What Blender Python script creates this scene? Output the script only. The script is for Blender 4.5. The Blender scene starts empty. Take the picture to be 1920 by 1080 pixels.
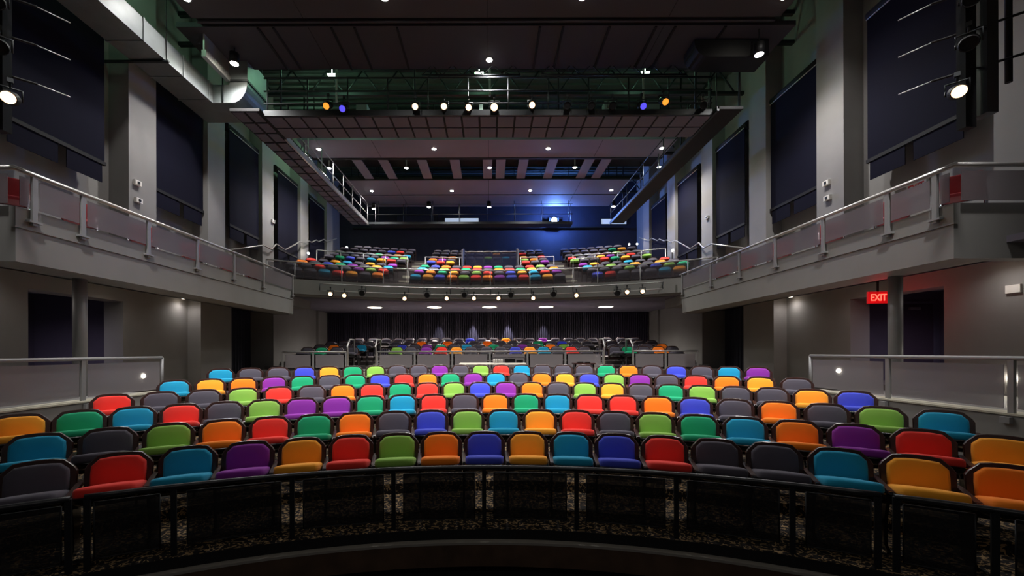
import bpy, math, random
from mathutils import Vector, Matrix
random.seed(7)
C = bpy.context.scene
COL = C.collection
PI = math.pi
# ------------------------------------------------------------------ camera, world, exposure
F = 747.0            # focal length in pixels of a 1920 px wide frame
E = 1.872            # eye height above the front stalls floor
CX = 0.07
cam_d = bpy.data.cameras.new('camera'); cam = bpy.data.objects.new('camera', cam_d); COL.objects.link(cam)
cam_d.sensor_width = 36; cam_d.lens = F / 1920 * 36
cam_d.shift_x = 42 / 1920; cam_d.shift_y = 119 / 1920
cam_d.clip_start = 0.05; cam_d.clip_end = 200
cam.location = (CX, 0, E); cam.rotation_euler = (PI / 2, 0.003, 0)
C.camera = cam
w = bpy.data.worlds.new('world'); C.world = w; w.use_nodes = True
w.node_tree.nodes['Background'].inputs[0].default_value = (0.55, 0.5, 0.62, 1)
w.node_tree.nodes['Background'].inputs[1].default_value = 0.004
C.view_settings.view_transform = 'Standard'; C.view_settings.look = 'None'
C.view_settings.exposure = 1.75; C.view_settings.gamma = 1; C.view_settings.use_curve_mapping = False
C.cycles.use_denoising = True
C.cycles.max_bounces = 6; C.cycles.transparent_max_bounces = 12
C.cycles.sample_clamp_indirect = 4

def X(u, Y): return (u - 918) * Y / F + CX          # pixel column -> x at depth Y
def Z(v, Y): return E + (659 - v) * Y / F           # pixel row -> z at depth Y

# ------------------------------------------------------------------ helpers
def lin(c):
    def f(v):
        v /= 255.0
        return v / 12.92 if v <= 0.04045 else ((v + 0.055) / 1.055) ** 2.4
    return tuple(f(v) for v in c) + (1,)

MATS = {}
def mat(name, rgb, rough=0.6, metal=0.0, emit=0.0, ecol=None, noise=0.0, nscale=8.0, alpha=None, spec=0.5, sheen=0.0, bump=0.0, bscale=200.0):
    if name in MATS: return MATS[name]
    m = bpy.data.materials.new(name); m.use_nodes = True
    nt = m.node_tree; b = nt.nodes['Principled BSDF']
    col = lin(rgb)
    b.inputs['Base Color'].default_value = col
    b.inputs['Roughness'].default_value = rough
    b.inputs['Metallic'].default_value = metal
    b.inputs['Specular IOR Level'].default_value = spec
    if sheen: b.inputs['Sheen Weight'].default_value = sheen
    if emit:
        b.inputs['Emission Color'].default_value = lin(ecol or rgb)
        b.inputs['Emission Strength'].default_value = emit
    if noise or bump:
        tc = nt.nodes.new('ShaderNodeTexCoord')
    if noise:
        n = nt.nodes.new('ShaderNodeTexNoise'); n.inputs['Scale'].default_value = nscale; n.inputs['Detail'].default_value = 4
        nt.links.new(tc.outputs['Object'], n.inputs['Vector'])
        r = nt.nodes.new('ShaderNodeValToRGB')
        r.color_ramp.elements[0].position = .3; r.color_ramp.elements[1].position = .7
        r.color_ramp.elements[0].color = tuple(v * (1 - noise) for v in col[:3]) + (1,)
        r.color_ramp.elements[1].color = tuple(min(1, v * (1 + noise)) for v in col[:3]) + (1,)
        nt.links.new(n.outputs['Fac'], r.inputs['Fac']); nt.links.new(r.outputs['Color'], b.inputs['Base Color'])
    if bump:
        n2 = nt.nodes.new('ShaderNodeTexNoise'); n2.inputs['Scale'].default_value = bscale
        nt.links.new(tc.outputs['Object'], n2.inputs['Vector'])
        bm_ = nt.nodes.new('ShaderNodeBump'); bm_.inputs['Strength'].default_value = bump; bm_.inputs['Distance'].default_value = .004
        nt.links.new(n2.outputs['Fac'], bm_.inputs['Height']); nt.links.new(bm_.outputs['Normal'], b.inputs['Normal'])
    if alpha is not None:
        out = nt.nodes['Material Output']
        tr = nt.nodes.new('ShaderNodeBsdfTransparent'); mx = nt.nodes.new('ShaderNodeMixShader')
        mx.inputs[0].default_value = alpha
        nt.links.new(tr.outputs[0], mx.inputs[1]); nt.links.new(b.outputs[0], mx.inputs[2]); nt.links.new(mx.outputs[0], out.inputs[0])
    MATS[name] = m
    return m

M_WALL = mat('grey_wall_paint', (132, 130, 128), .7, noise=.05, nscale=1.5)
M_WALLD = mat('dark_purple_paint', (84, 78, 96), .8, noise=.08, nscale=2)
M_COLUMN = mat('column_paint', (148, 147, 140), .65, noise=.04, nscale=2)
M_FASCIA = mat('fascia_paint', (126, 125, 122), .6, noise=.04, nscale=2)
M_SOFFIT = mat('soffit_paint', (104, 98, 98), .7, noise=.05, nscale=2)
M_BLACK = mat('black_paint', (12, 12, 16), .8)
M_NAVY = mat('dark_back_wall', (30, 31, 48), .8, noise=.15, nscale=3)
M_RIB = mat('ribbed_panel', (46, 42, 58), .45)
M_STEEL = mat('silver_steel_rail', (170, 168, 166), .35, metal=.6)
M_POST = mat('grey_painted_post', (140, 140, 140), .5, metal=.2)
M_DRAIL = mat('black_painted_rail', (46, 47, 50), .38, metal=.3)
M_DPOST = mat('black_post', (26, 28, 32), .5, metal=.2)
M_MESH = mat('perforated_panel', (140, 135, 138), .6, alpha=.62)
M_MESHD = mat('dark_perforated_panel', (14, 14, 16), .6, alpha=.72)
M_MESHB = mat('balcony_panel', (112, 104, 108), .6, alpha=.66)
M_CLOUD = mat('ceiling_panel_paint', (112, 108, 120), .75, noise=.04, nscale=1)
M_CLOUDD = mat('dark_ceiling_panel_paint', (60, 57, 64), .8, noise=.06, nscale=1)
M_SLOT = mat('ceiling_slot_black', (8, 8, 10), .8)
M_DECK = mat('roof_deck', (70, 78, 74), .6)
M_TRUSS = mat('dark_steel', (38, 42, 44), .5, metal=.4)
M_DUCT = mat('galvanised_duct', (116, 122, 122), .45, metal=.25, noise=.08, nscale=4)
M_DUCTD = mat('dark_duct', (44, 44, 52), .5, metal=.3)
M_SCREEN = mat('navy_screen_fabric', (20, 20, 34), .9, spec=.1, bump=.2, bscale=60)
M_BAR = mat('glint_bar', (190, 190, 190), .4, metal=.5)  # pale tone holds the light caught on tube edges and pipe ends
M_WOOD = mat('dark_mahogany', (50, 26, 22), .3, noise=.35, nscale=14, spec=.6)
M_BWOOD = mat('brown_pit_facing', (84, 64, 48), .6, noise=.25, nscale=5)
M_NOSE = mat('grey_nosing', (150, 146, 138), .5)
M_BLK = mat('gloss_black', (12, 12, 13), .25)
M_CHROME = mat('chrome', (200, 200, 205), .2, metal=1)
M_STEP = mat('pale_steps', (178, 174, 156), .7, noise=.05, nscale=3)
M_BODY = mat('fixture_black', (10, 10, 13), .6, spec=.3)
M_WHITE = mat('white_plastic', (225, 222, 215), .5)
M_TABLE = mat('pale_table_top', (214, 208, 190), .5)
M_LWHITE = mat('white_lamp_lens', (255, 250, 235), emit=26, ecol=(255, 247, 230))
M_LWARM = mat('warm_lamp_lens', (255, 190, 130), emit=1.1, ecol=(255, 206, 150))
M_LDISC = mat('soft_disc_diffuser', (255, 240, 225), emit=2.6, ecol=(255, 236, 212))
M_LBLUE = mat('projector_lens', (190, 215, 255), emit=70, ecol=(150, 190, 255))
M_LPURP = mat('violet_gel_lens', (60, 40, 230), emit=.35, ecol=(90, 80, 235))
M_LAMB = mat('amber_gel_lens', (250, 130, 30), emit=.4, ecol=(255, 150, 50))
M_LGREEN = mat('work_light_tube', (200, 255, 215), emit=5, ecol=(190, 245, 205))
M_LEXIT = mat('exit_letters', (255, 60, 50), emit=1.2, ecol=(255, 70, 55))
M_EXITBG = mat('exit_face', (120, 10, 14), emit=.22, ecol=(190, 8, 16))
M_BOOTH = mat('booth_window_light', (170, 180, 190), emit=.35, ecol=(150, 165, 185))
M_RED = mat('red_chair_vinyl', (150, 26, 38), .45)

def carpet():
    m = bpy.data.materials.new('patterned_carpet'); m.use_nodes = True; nt = m.node_tree; b = nt.nodes['Principled BSDF']
    b.inputs['Roughness'].default_value = .95
    tc = nt.nodes.new('ShaderNodeTexCoord')
    n = nt.nodes.new('ShaderNodeTexNoise'); n.inputs['Scale'].default_value = 5; n.inputs['Detail'].default_value = 1
    mp = nt.nodes.new('ShaderNodeVectorMath'); mp.operation = 'SCALE'; mp.inputs[3].default_value = .35
    add = nt.nodes.new('ShaderNodeVectorMath'); add.operation = 'ADD'
    nt.links.new(tc.outputs['Object'], n.inputs['Vector']); nt.links.new(n.outputs['Color'], mp.inputs[0])
    nt.links.new(tc.outputs['Object'], add.inputs[0]); nt.links.new(mp.outputs[0], add.inputs[1])
    v = nt.nodes.new('ShaderNodeTexVoronoi'); v.feature = 'DISTANCE_TO_EDGE'; v.inputs['Scale'].default_value = 15
    nt.links.new(add.outputs[0], v.inputs['Vector'])
    v2 = nt.nodes.new('ShaderNodeTexNoise'); v2.inputs['Scale'].default_value = 22
    nt.links.new(tc.outputs['Object'], v2.inputs['Vector'])
    a = nt.nodes.new('ShaderNodeMath'); a.operation = 'LESS_THAN'; a.inputs[1].default_value = .11
    nt.links.new(v.outputs['Distance'], a.inputs[0])
    c = nt.nodes.new('ShaderNodeMath'); c.operation = 'GREATER_THAN'; c.inputs[1].default_value = .5
    nt.links.new(v2.outputs['Fac'], c.inputs[0])
    mu = nt.nodes.new('ShaderNodeMath'); mu.operation = 'MULTIPLY'
    nt.links.new(a.outputs[0], mu.inputs[0]); nt.links.new(c.outputs[0], mu.inputs[1])
    mx = nt.nodes.new('ShaderNodeMix'); mx.data_type = 'RGBA'
    mx.inputs[6].default_value = lin((26, 22, 22)); mx.inputs[7].default_value = lin((168, 140, 100))
    nt.links.new(mu.outputs[0], mx.inputs[0]); nt.links.new(mx.outputs[2], b.inputs['Base Color'])
    return m
M_CARPET = carpet()

class MB:
    """collects geometry, build() links it as one mesh object"""
    def __init__(s): s.v = []; s.f = []; s.mi = []; s.sm = []; s.cur = 0; s.smooth = False
    def face(s, idx): s.f.append(tuple(idx)); s.mi.append(s.cur); s.sm.append(s.smooth)
    def add(s, vs, fs):
        o = len(s.v); s.v.extend([tuple(v) for v in vs])
        for f in fs: s.face([i + o for i in f])
        return s
    def box(s, x0, x1, y0, y1, z0, z1):
        x0, x1 = sorted((x0, x1)); y0, y1 = sorted((y0, y1)); z0, z1 = sorted((z0, z1))
        return s.add([(x0, y0, z0), (x1, y0, z0), (x1, y1, z0), (x0, y1, z0), (x0, y0, z1), (x1, y0, z1), (x1, y1, z1), (x0, y1, z1)],
                     [(0, 3, 2, 1), (4, 5, 6, 7), (0, 1, 5, 4), (1, 2, 6, 5), (2, 3, 7, 6), (3, 0, 4, 7)])
    def tube(s, pts, r, n=8, closed_ends=True):
        pts = [Vector(p) for p in pts]; rings = []
        sm = s.smooth; s.smooth = True
        for i, p in enumerate(pts):
            if i == 0: d = pts[1] - p
            elif i == len(pts) - 1: d = p - pts[i - 1]
            else: d = (pts[i + 1] - p).normalized() + (p - pts[i - 1]).normalized()
            d.normalize()
            up = Vector((0, 0, 1)) if abs(d.z) < .9 else Vector((1, 0, 0))
            a = d.cross(up).normalized(); b = a.cross(d).normalized()
            k = 1.0
            if 0 < i < len(pts) - 1:
                c = (pts[i + 1] - p).normalized().dot((p - pts[i - 1]).normalized()); k = 1 / max(.5, math.sqrt((1 + c) / 2))
            rings.append([p + (a * math.cos(2 * PI * j / n) + b * math.sin(2 * PI * j / n)) * r * (k if k < 1.5 else 1.5) for j in range(n)])
        o = len(s.v)
        for rg in rings: s.v.extend([tuple(q) for q in rg])
        for i in range(len(pts) - 1):
            for j in range(n):
                a0 = o + i * n + j; a1 = o + i * n + (j + 1) % n
                s.face((a0, a0 + n, a1 + n, a1))
        s.smooth = False
        if closed_ends:
            s.face([o + j for j in range(n)]); s.face([o + (len(pts) - 1) * n + j for j in reversed(range(n))])
        s.smooth = sm
        return s
    def lathe(s, prof, n=16, at=(0, 0, 0), axis='z'):
        """prof: list of (r, h)"""
        o = len(s.v); sm = s.smooth; s.smooth = True
        for r, h in prof:
            for j in range(n):
                a = 2 * PI * j / n; x, y = r * math.cos(a), r * math.sin(a)
                p = (x, y, h) if axis == 'z' else ((x, h, y) if axis == 'y' else (h, x, y))
                s.v.append((p[0] + at[0], p[1] + at[1], p[2] + at[2]))
        for i in range(len(prof) - 1):
            for j in range(n):
                a0 = o + i * n + j; a1 = o + i * n + (j + 1) % n
                s.face((a0, a1, a1 + n, a0 + n))
        s.smooth = False
        s.face([o + j for j in reversed(range(n))]); s.face([o + (len(prof) - 1) * n + j for j in range(n)])
        s.smooth = sm
        return s
    def prism(s, outline, y0, y1, ax='y'):
        """outline of (x,z) extruded along y (or (y,z) along x)"""
        n = len(outline); o = len(s.v)
        for yy in (y0, y1):
            for a, b in outline: s.v.append((a, yy, b) if ax == 'y' else (yy, a, b))
        for i in range(n):
            j = (i + 1) % n; s.face((o + i, o + j, o + n + j, o + n + i))
        s.face([o + i for i in reversed(range(n))]); s.face([o + n + i for i in range(n)])
        return s
    def strip(s, f0, f1, x0, x1, n, z0, z1):
        """solid between curve y=f0(x) and y=f1(x)"""
        xs = [x0 + (x1 - x0) * i / n for i in range(n + 1)]; o = len(s.v)
        for x in xs:
            a, b = f0(x), f1(x)
            s.v.extend([(x, a, z0), (x, b, z0), (x, b, z1), (x, a, z1)])
        for i in range(n):
            for j in range(4):
                k = (j + 1) % 4
                s.face((o + i * 4 + j, o + i * 4 + k, o + i * 4 + 4 + k, o + i * 4 + 4 + j))
        s.face((o, o + 3, o + 2, o + 1)); s.face((o + n * 4, o + n * 4 + 1, o + n * 4 + 2, o + n * 4 + 3))
        return s
    def arcsheet(s, yc, r, t, a0, a1, n, z0, z1, cx=0.0):
        """curved upright sheet along an arc, thickness t"""
        o = len(s.v)
        for i in range(n + 1):
            a = a0 + (a1 - a0) * i / n
            for rr, zz in ((r, z0), (r + t, z0), (r + t, z1), (r, z1)):
                s.v.append((cx + rr * math.sin(a), yc + rr * math.cos(a), zz))
        for i in range(n):
            for j in range(4):
                k = (j + 1) % 4
                s.face((o + i * 4 + j, o + i * 4 + k, o + i * 4 + 4 + k, o + i * 4 + 4 + j))
        s.face((o, o + 3, o + 2, o + 1)); s.face((o + n * 4, o + n * 4 + 1, o + n * 4 + 2, o + n * 4 + 3))
        return s
    def xf(s, M, start=0):
        for i in range(start, len(s.v)): s.v[i] = tuple(M @ Vector(s.v[i]))
        return s
    def mesh(s, name, mats):
        me = bpy.data.meshes.new(name); me.from_pydata(s.v, [], s.f)
        if not isinstance(mats, (list, tuple)): mats = [mats]
        for m in mats: me.materials.append(m)
        me.polygons.foreach_set('material_index', s.mi)
        me.polygons.foreach_set('use_smooth', s.sm)
        me.update()
        import bmesh
        bm = bmesh.new(); bm.from_mesh(me); bmesh.ops.recalc_face_normals(bm, faces=bm.faces); bm.to_mesh(me); bm.free()
        return me
    def build(s, name, mats, parent=None, loc=None):
        o = bpy.data.objects.new(name, s.mesh(name, mats)); COL.objects.link(o)
        if parent: o.parent = parent
        if loc is not None: o.location = loc
        return o

def tag(o, label=None, cat=None, group=None, kind=None):
    if label: o['label'] = label
    if cat: o['category'] = cat
    if group: o['group'] = group
    if kind: o['kind'] = kind
    return o
def thing(name, label, cat, loc=(0, 0, 0), rz=0.0, group=None):
    o = bpy.data.objects.new(name, None); COL.objects.link(o); o.location = loc; o.rotation_euler = (0, 0, rz)
    o.empty_display_size = .1
    return tag(o, label, cat, group)
def st(o): o['kind'] = 'structure'; return o
ORD = ['first', 'second', 'third', 'fourth', 'fifth', 'sixth', 'seventh', 'eighth', 'ninth', 'tenth', 'eleventh', 'twelfth', 'thirteenth']
def place(i, n):
    if i == 0: return 'leftmost'
    if i == n - 1: return 'rightmost'
    if n % 2 and i == n // 2 and n > 2: return 'middle one'
    return ORD[i] + ' from the left' if i < n / 2 else ORD[n - 1 - i] + ' from the right'
def dup(root, loc, rz, label=None, group=None):
    r = root.copy(); COL.objects.link(r); r.location = loc; r.rotation_euler = (0, 0, rz)
    if label: r['label'] = label
    if group: r['group'] = group
    for ch in list(root.children):
        c = ch.copy(); COL.objects.link(c); c.parent = r
        for g in ch.children:
            d = g.copy(); COL.objects.link(d); d.parent = c
    return r
def spot(loc, energy, size=2.2, blend=1.0, col=(1, .965, .95), rot=(0, 0, 0), radius=.08):
    l = bpy.data.lights.new('lamp_light', 'SPOT'); l.energy = energy; l.spot_size = size; l.spot_blend = blend; l.color = col; l.shadow_soft_size = radius
    o = bpy.data.objects.new('lamp_light', l); COL.objects.link(o); o.location = loc; o.rotation_euler = rot
    return o
def point(loc, energy, col=(1, 1, 1), radius=.15):
    l = bpy.data.lights.new('glow_light', 'POINT'); l.energy = energy; l.color = col; l.shadow_soft_size = radius
    o = bpy.data.objects.new('glow_light', l); COL.objects.link(o); o.location = loc
    return o

# added soft fill over the stage, unseen behind the camera
al = bpy.data.lights.new('stage_fill_light', 'AREA'); al.shape = 'RECTANGLE'; al.size = 6; al.size_y = .5; al.energy = 16; al.color = (1, .93, .86)
ao = bpy.data.objects.new('stage_fill_light', al); COL.objects.link(ao); ao.location = (0, -4.5, 6.5); ao.rotation_euler = (math.radians(62), 0, 0)
# ------------------------------------------------------------------ geometry of the seating rows
ROWS = [  # cx, y0, R, drop below the eye
    (.08, 5.07, 7.45, 1.012), (.09, 6.06, 7.90, .879), (.06, 7.17, 8.55, .757),
    (.12, 8.42, 8.85, .645), (.08, 9.60, 9.20, .519), (.12, 10.73, 9.60, .359)]
SEAT_H = .86
FL = [E - r[3] - SEAT_H for r in ROWS]
def circ(yc, r, cx=0.0): return lambda x: yc + math.sqrt(max(0.01, r * r - (x - cx) ** 2))
PIT_R = 7.3; PIT_YC = 4.22 - PIT_R
XT = 6.6            # terrace edge
YT = 8.2            # terrace far end
XF = 7.1            # side balcony fascia
XC = 8.9            # column faces
BYC = .35           # balcony arcs centre
ROOF = 12.6

# ------------------------------------------------------------------ floors
fl = MB()
for i in range(6):
    cx, y0, R, h = ROWS[i]
    f0 = circ(PIT_YC, PIT_R - .02) if i == 0 else circ(y0 - R, R - .70, cx)
    if i < 5:
        c2 = ROWS[i + 1]; f1 = circ(c2[1] - c2[2], c2[2] - .70, c2[0])
    else:
        f1 = circ(y0 - R, R + .38, cx)
    fl.strip(f0, f1, -XT + .01, XT - .01, 48, -.6 if i else -.1, FL[i])
cx, y0, R, h = ROWS[5]
fl.strip(circ(y0 - R, R + .38, cx), lambda x: 14.1, -XT + .01, XT - .01, 48, -.2, FL[5])
for s in (-1, 1): fl.box(s * XT, s * 9.4, YT, 14.1, -.2, FL[5])
st(fl.build('floor', M_CARPET))
pf = MB(); pf.box(-13, 13, -6, 1.4, .1, .27); st(pf.build('trim_6', M_BLACK))      # stage apron
pf = MB(); pf.box(-13, 13, 1.3, 22, -2.2, -2.0); st(pf.build('trim_7', M_BLACK))   # pit floor
# pit edge: black kerb, grey nosing, brown facing
k = MB(); k.strip(circ(PIT_YC, PIT_R - .03), circ(PIT_YC, PIT_R - .02), -6.55, 6.55, 60, -.1, .0); st(k.build('trim_1', M_BLACK))
k = MB(); k.strip(circ(PIT_YC, PIT_R - .105), circ(PIT_YC, PIT_R + .2), -6.6, 6.6, 60, -.125, -.101); st(k.build('trim_2', M_NOSE))
k = MB(); k.strip(circ(PIT_YC, PIT_R - .10), circ(PIT_YC, PIT_R + .2), -6.6, 6.6, 60, -.35, -.126); st(k.build('trim_3', M_BWOOD))
k = MB(); k.strip(circ(PIT_YC, PIT_R + .1), circ(PIT_YC, PIT_R + .2), -6.6, 6.6, 60, -2, -.351); st(k.build('trim_4', M_BLACK))
# parterre platform
PY = [15.3, 16.4, 17.35, 18.2]; PH = [-.18, -.30, -.46, -.62]
PF = [E - h - SEAT_H for h in PH]
p = MB()
edges = [14.1] + [y - .6 for y in PY[1:]] + [21.4]
for i in range(4): p.box(-8.85, 8.85, edges[i], edges[i + 1], .2, PF[i])
st(p.build('trim_5', M_SOFFIT))

# ------------------------------------------------------------------ terraces at both sides
for s, nm in ((-1, 'left'), (1, 'right')):
    t = MB(); t.box(s * XT, s * 13.0, 0.5, YT, -1.9, 1.05); st(t.build('trim_%d' % (8 if s < 0 else 9), M_FASCIA))
    t = MB(); t.box(s * (XT - .015), s * (XT + .30), .5, YT + .015, 1.051, 1.075); st(t.build('trim_%d' % (10 if s < 0 else 11), M_STEP))  # pale strip painted in for the brightly lit carpet edge
    # back corridor floor
    t = MB(); t.box(s * 9.4, s * 13, YT, 16.2, .3, 1.05); st(t.build('floor_corridor_%s' % nm, M_SOFFIT))

# ------------------------------------------------------------------ walls
for s, nm in ((-1, 'left'), (1, 'right')):
    b = MB()
    def bx(x0, x1, *a): b.box(s * x0, s * x1, *a)
    # upper recess wall and the columns
    bx(9.4, 9.8, 1.5, 25.2, 3.5, ROOF)
    for near in (4.3, 7.0 - .85, 9.92, 12.71, 15.75, 18.94, 22.0):
        if near == 4.3: continue
        bx(XC, 9.41, near, near + .82, 4.0, ROOF)
    # lower walls
    bx(9.31, 9.8, 1.5, 8.1, 1.05, 3.5)
    bx(9.31, 9.8, 10.2, 12.4, 1.0, 3.5)
    bx(XC, 9.8, 12.38, 13.85, .6, 4.0)
    bx(8.72, 9.8, 16.2, 25.2, .6, 4.0)
    bx(8.6, 9.8, 20.2, 21.4, 1.6, 3.97)
    bx(9.31, 9.8, 8.1, 10.2, 3.18, 3.5)   # header over the alcove
    bx(8.9, 9.8, 13.85, 16.2, 3.55, 4.0)
    st(b.build('wall_%s' % nm, M_COLUMN if False else M_WALL))
    b = MB(); b.box(s * 12.5, s * 12.9, 5, 11.4, 1.05, 3.5); b.box(s * 9.8, s * 12.9, 11.0, 11.4, 1.05, 3.5)
    b.box(s * 9.8, s * 12.9, 4.8, 5.0, 1.05, 3.5)
    b.box(s * 9.95, s * 10.3, 11.4, 16.5, .6, 4.0)
    st(b.build('wall_alcove_%s' % nm, M_WALLD))
    # ceiling under the side balcony
    b = MB(); b.box(s * 7.9, s * 12.9, 5.0, 16.2, 3.5, 3.6); st(b.build('ceiling_under_side_balcony_%s' % nm, M_CLOUD))
b = MB(); b.box(-9.8, 9.8, 25.2, 25.5, 3.9, ROOF); st(b.build('wall_back', M_NAVY))
b = MB(); b.box(-8.9, 8.9, 21.35, 21.6, 1.2, 3.99); st(b.build('wall_back_lower', M_BLACK))
b = MB()
n = 150
for i in range(n):
    xx = -8.55 + i * 17.1 / n
    b.prism([(xx, 21.36), (xx, 21.30), (xx + .03, 21.24), (xx + .075, 21.24), (xx + .09, 21.30), (xx + .09, 21.36)], 1.6, 3.96)
    # swap: prism extrudes along y; turn into upright ribs
for i, v in enumerate(b.v): b.v[i] = (v[0], v[2], v[1])
st(b.build('trim_12', M_RIB))

# roof deck with corrugation, beams
b = MB(); b.box(-9.8, 9.8, 1.5, 25.5, ROOF, ROOF + .2)
y = 2.0
while y < 25:
    b.box(-9.4, 9.4, y, y + .12, ROOF - .07, ROOF); y += .34
st(b.build('ceiling', M_DECK))
for i, yy in enumerate((12.2, 14.6, 19.0, 23.6)):
    t = thing('roof_truss', 'dark steel open web roof truss, %s above the ceiling panels' % ['nearest one', 'second nearest', 'third nearest', 'farthest one'][i], 'truss', (0, yy, 0), group='roof trusses')
    c = MB()
    c.box(-9.4, 9.4, -.06, .06, ROOF - .45, ROOF - .33)
    c.box(-9.4, 9.4, -.06, .06, ROOF - 1.35, ROOF - 1.25); c.build('chord', M_TRUSS, t)
    c = MB()
    for q in range(14):
        xa = -9.1 + q * 1.3
        c.tube([(xa, 0, ROOF - 1.3), (xa + .65, 0, ROOF - .4)], .03, 6); c.tube([(xa + .65, 0, ROOF - .4), (xa + 1.3, 0, ROOF - 1.3)], .03, 6)
    c.build('web', M_TRUSS, t)

# ------------------------------------------------------------------ balcony (rear)
R_RAIL = 16.25
r0 = R_RAIL - .08
b = MB()
b.strip(circ(BYC, r0), circ(BYC, r0 + .25), -8.88, 8.88, 48, 4.05, 4.60)
b.strip(circ(BYC, r0 + .12), circ(BYC, r0 + .4), -8.88, 8.88, 48, 3.97, 4.05)
st(b.build('trim_13', M_FASCIA))
b = MB(); b.strip(circ(BYC, r0 + .25), lambda x: 25.2, -8.88, 8.88, 48, 3.97, 4.43)
st(b.build('ceiling_under_balcony', M_CLOUD))
FR = [17.75, 18.6, 19.45, 20.3, 21.4, 22.1, 22.8, 23.5, 24.2]
FH = [3.42, 3.76, 4.08, 4.42, 4.90, 5.18, 5.48, 5.85, 6.17]
b = MB()
for i in range(9):
    ra = FR[i] - BYC - (.58 if i else 1.1); rb = (FR[i + 1] - BYC - .58) if i < 8 else None
    if i == 4: ra -= .25
    if i == 3: rb -= .25
    f1 = circ(BYC, rb) if rb else (lambda x: 25.2)
    b.strip(circ(BYC, ra), f1, -8.88, 8.88, 40, 4.431, E + FH[i] - SEAT_H)
    # stair half steps in the aisles
st(b.build('floor_balcony', mat('balcony_floor_paint', (74, 66, 66), .8)))
b = MB()
for i in range(1, 9):
    zt = E + FH[i] - SEAT_H; zp = E + FH[i - 1] - SEAT_H
    for s in (-1, 1):
        for q, (a, c) in enumerate(((.85, .58),)):
            rr = FR[i] - BYC - a - (.25 if i == 4 else 0)
            x0, x1 = sorted((s * 3.55, s * 4.25))
            b.strip(circ(BYC, rr), circ(BYC, rr + .28), x0, x1, 3, zp, (zp + zt) / 2)
st(b.build('trim_14', M_STEP))

# ------------------------------------------------------------------ side balconies
for s, nm in ((-1, 'left'), (1, 'right')):
    b = MB()
    b.box(s * XF, s * (XF + .22), 6.03, 14.55, 3.26, 4.10)       # fascia
    b.box(s * (XF + .22), s * 9.4, 6.03, 6.25, 3.26, 4.10)               # return facing the stage
    b.box(s * (XF - .02), s * (XF + .05), 6.01, 14.55, 3.78, 3.80)
    b.box(s * (XF + .2), s * 7.9, 6.2, 14.9, 3.262, 3.34)        # soffit
    b.box(s * (XF + .2), s * 9.4, 6.2, 16.4, 3.62, 3.98)         # deck
    b.box(s * 7.82, s * 7.9, 6.2, 14.9, 3.262, 3.62)
    st(b.build('trim_%d' % (15 if s < 0 else 16), M_FASCIA))
    # guard rail of the side balcony
    t = thing('balcony_railing', 'silver pipe railing with grey perforated panels along the %s side balcony' % nm, 'railing', (0, 0, 0))
    X0 = XF - .04; zr = 4.655
    c = MB(); c.tube([(s * 9.3, 5.98, zr), (s * X0, 5.98, zr), (s * X0, 14.6, zr)], .028, 10); c.build('top_rail', M_STEEL, t)
    ys = [6.25, 7.0, 8.35, 9.75, 11.15, 12.6, 14.45]
    for y in ys:
        c = MB(); c.box(s * (X0 - .012), s * (X0 + .03), y - .035, y + .035, 3.86, zr)
        c.box(s * (X0 - .03), s * (XF + .03), y - .09, y + .09, 3.90, 3.93); c.build('post', M_POST, t)
    c = MB(); c.box(s * 8.3, s * 8.35, 5.96, 6.0, 3.86, zr); c.build('post', M_POST, t)
    pys = [5.98] + ys
    for a, d in zip(pys[:-1], pys[1:]):
        c = MB(); c.box(s * (X0 - .004), s * (X0 + .004), a + .07, d - .07, 4.12, zr - .09); c.build('panel', M_MESHB, t)
    c = MB(); c.box(s * (X0 + .1), s * 8.2, 5.975, 5.985, 4.12, zr - .09); c.build('panel', M_MESHB, t)
    # round supporting post
    c = MB(); c.lathe([(.105, 1.05), (.105, 3.5)], 20, (7.73 if s > 0 else -7.66, 7.52, 0))
    tag(c.build('support_column', M_POST), 'slim round grey column standing on the %s terrace under the balcony' % nm, 'column')

# red chairs on the side balconies
def red_chair():
    t = thing('stacking_chair', 'x', 'chair', (0, 0, 3.98))
    c = MB()
    for sx in (-.24, .24):
        c.tube([(sx, -.24, 0), (sx, -.2, .45), (sx, .2, .45), (sx, .27, .92)], .012, 6); c.tube([(sx, .26, 0), (sx, .18, .45)], .012, 6)
    c.tube([(-.24, .2, .45), (.24, .2, .45)], .012, 6)
    c.build('frame', M_CHROME, t)
    c = MB(); c.smooth = True
    c.box(-.25, .25, -.25, .2, .455, .52); m = c.build('seat', M_RED, t)
    bv = m.modifiers.new('bevel', 'BEVEL'); bv.width = .025; bv.segments = 3
    c = MB(); c.smooth = True
    c.prism([(-.26, .60), (.26, .60), (.27, .88), (.22, .95), (-.22, .95), (-.27, .88)], .235, .275); m = c.build('backrest', M_RED, t)
    bv = m.modifiers.new('bevel', 'BEVEL'); bv.width = .018; bv.segments = 2
    return t
rc = red_chair(); first = True
for s, nm in ((-1, 'left'), (1, 'right')):
    for i, y in enumerate((6.75, 7.95, 9.4, 11.0, 12.5, 13.8)):
        rz = s * math.radians(-48)
        loc = (s * 8.1, y, 3.98)
        lab = 'red padded chair on the %s side balcony, %s to the stage' % (nm, ['closest', 'second closest', 'third closest', 'third farthest', 'second farthest', 'farthest chair'][i])
        if first: rc.location = loc; rc.rotation_euler = (0, 0, rz); rc['label'] = lab; rc['group'] = 'red chairs on the side balconies'; first = False
        else: dup(rc, loc, rz, lab)

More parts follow.
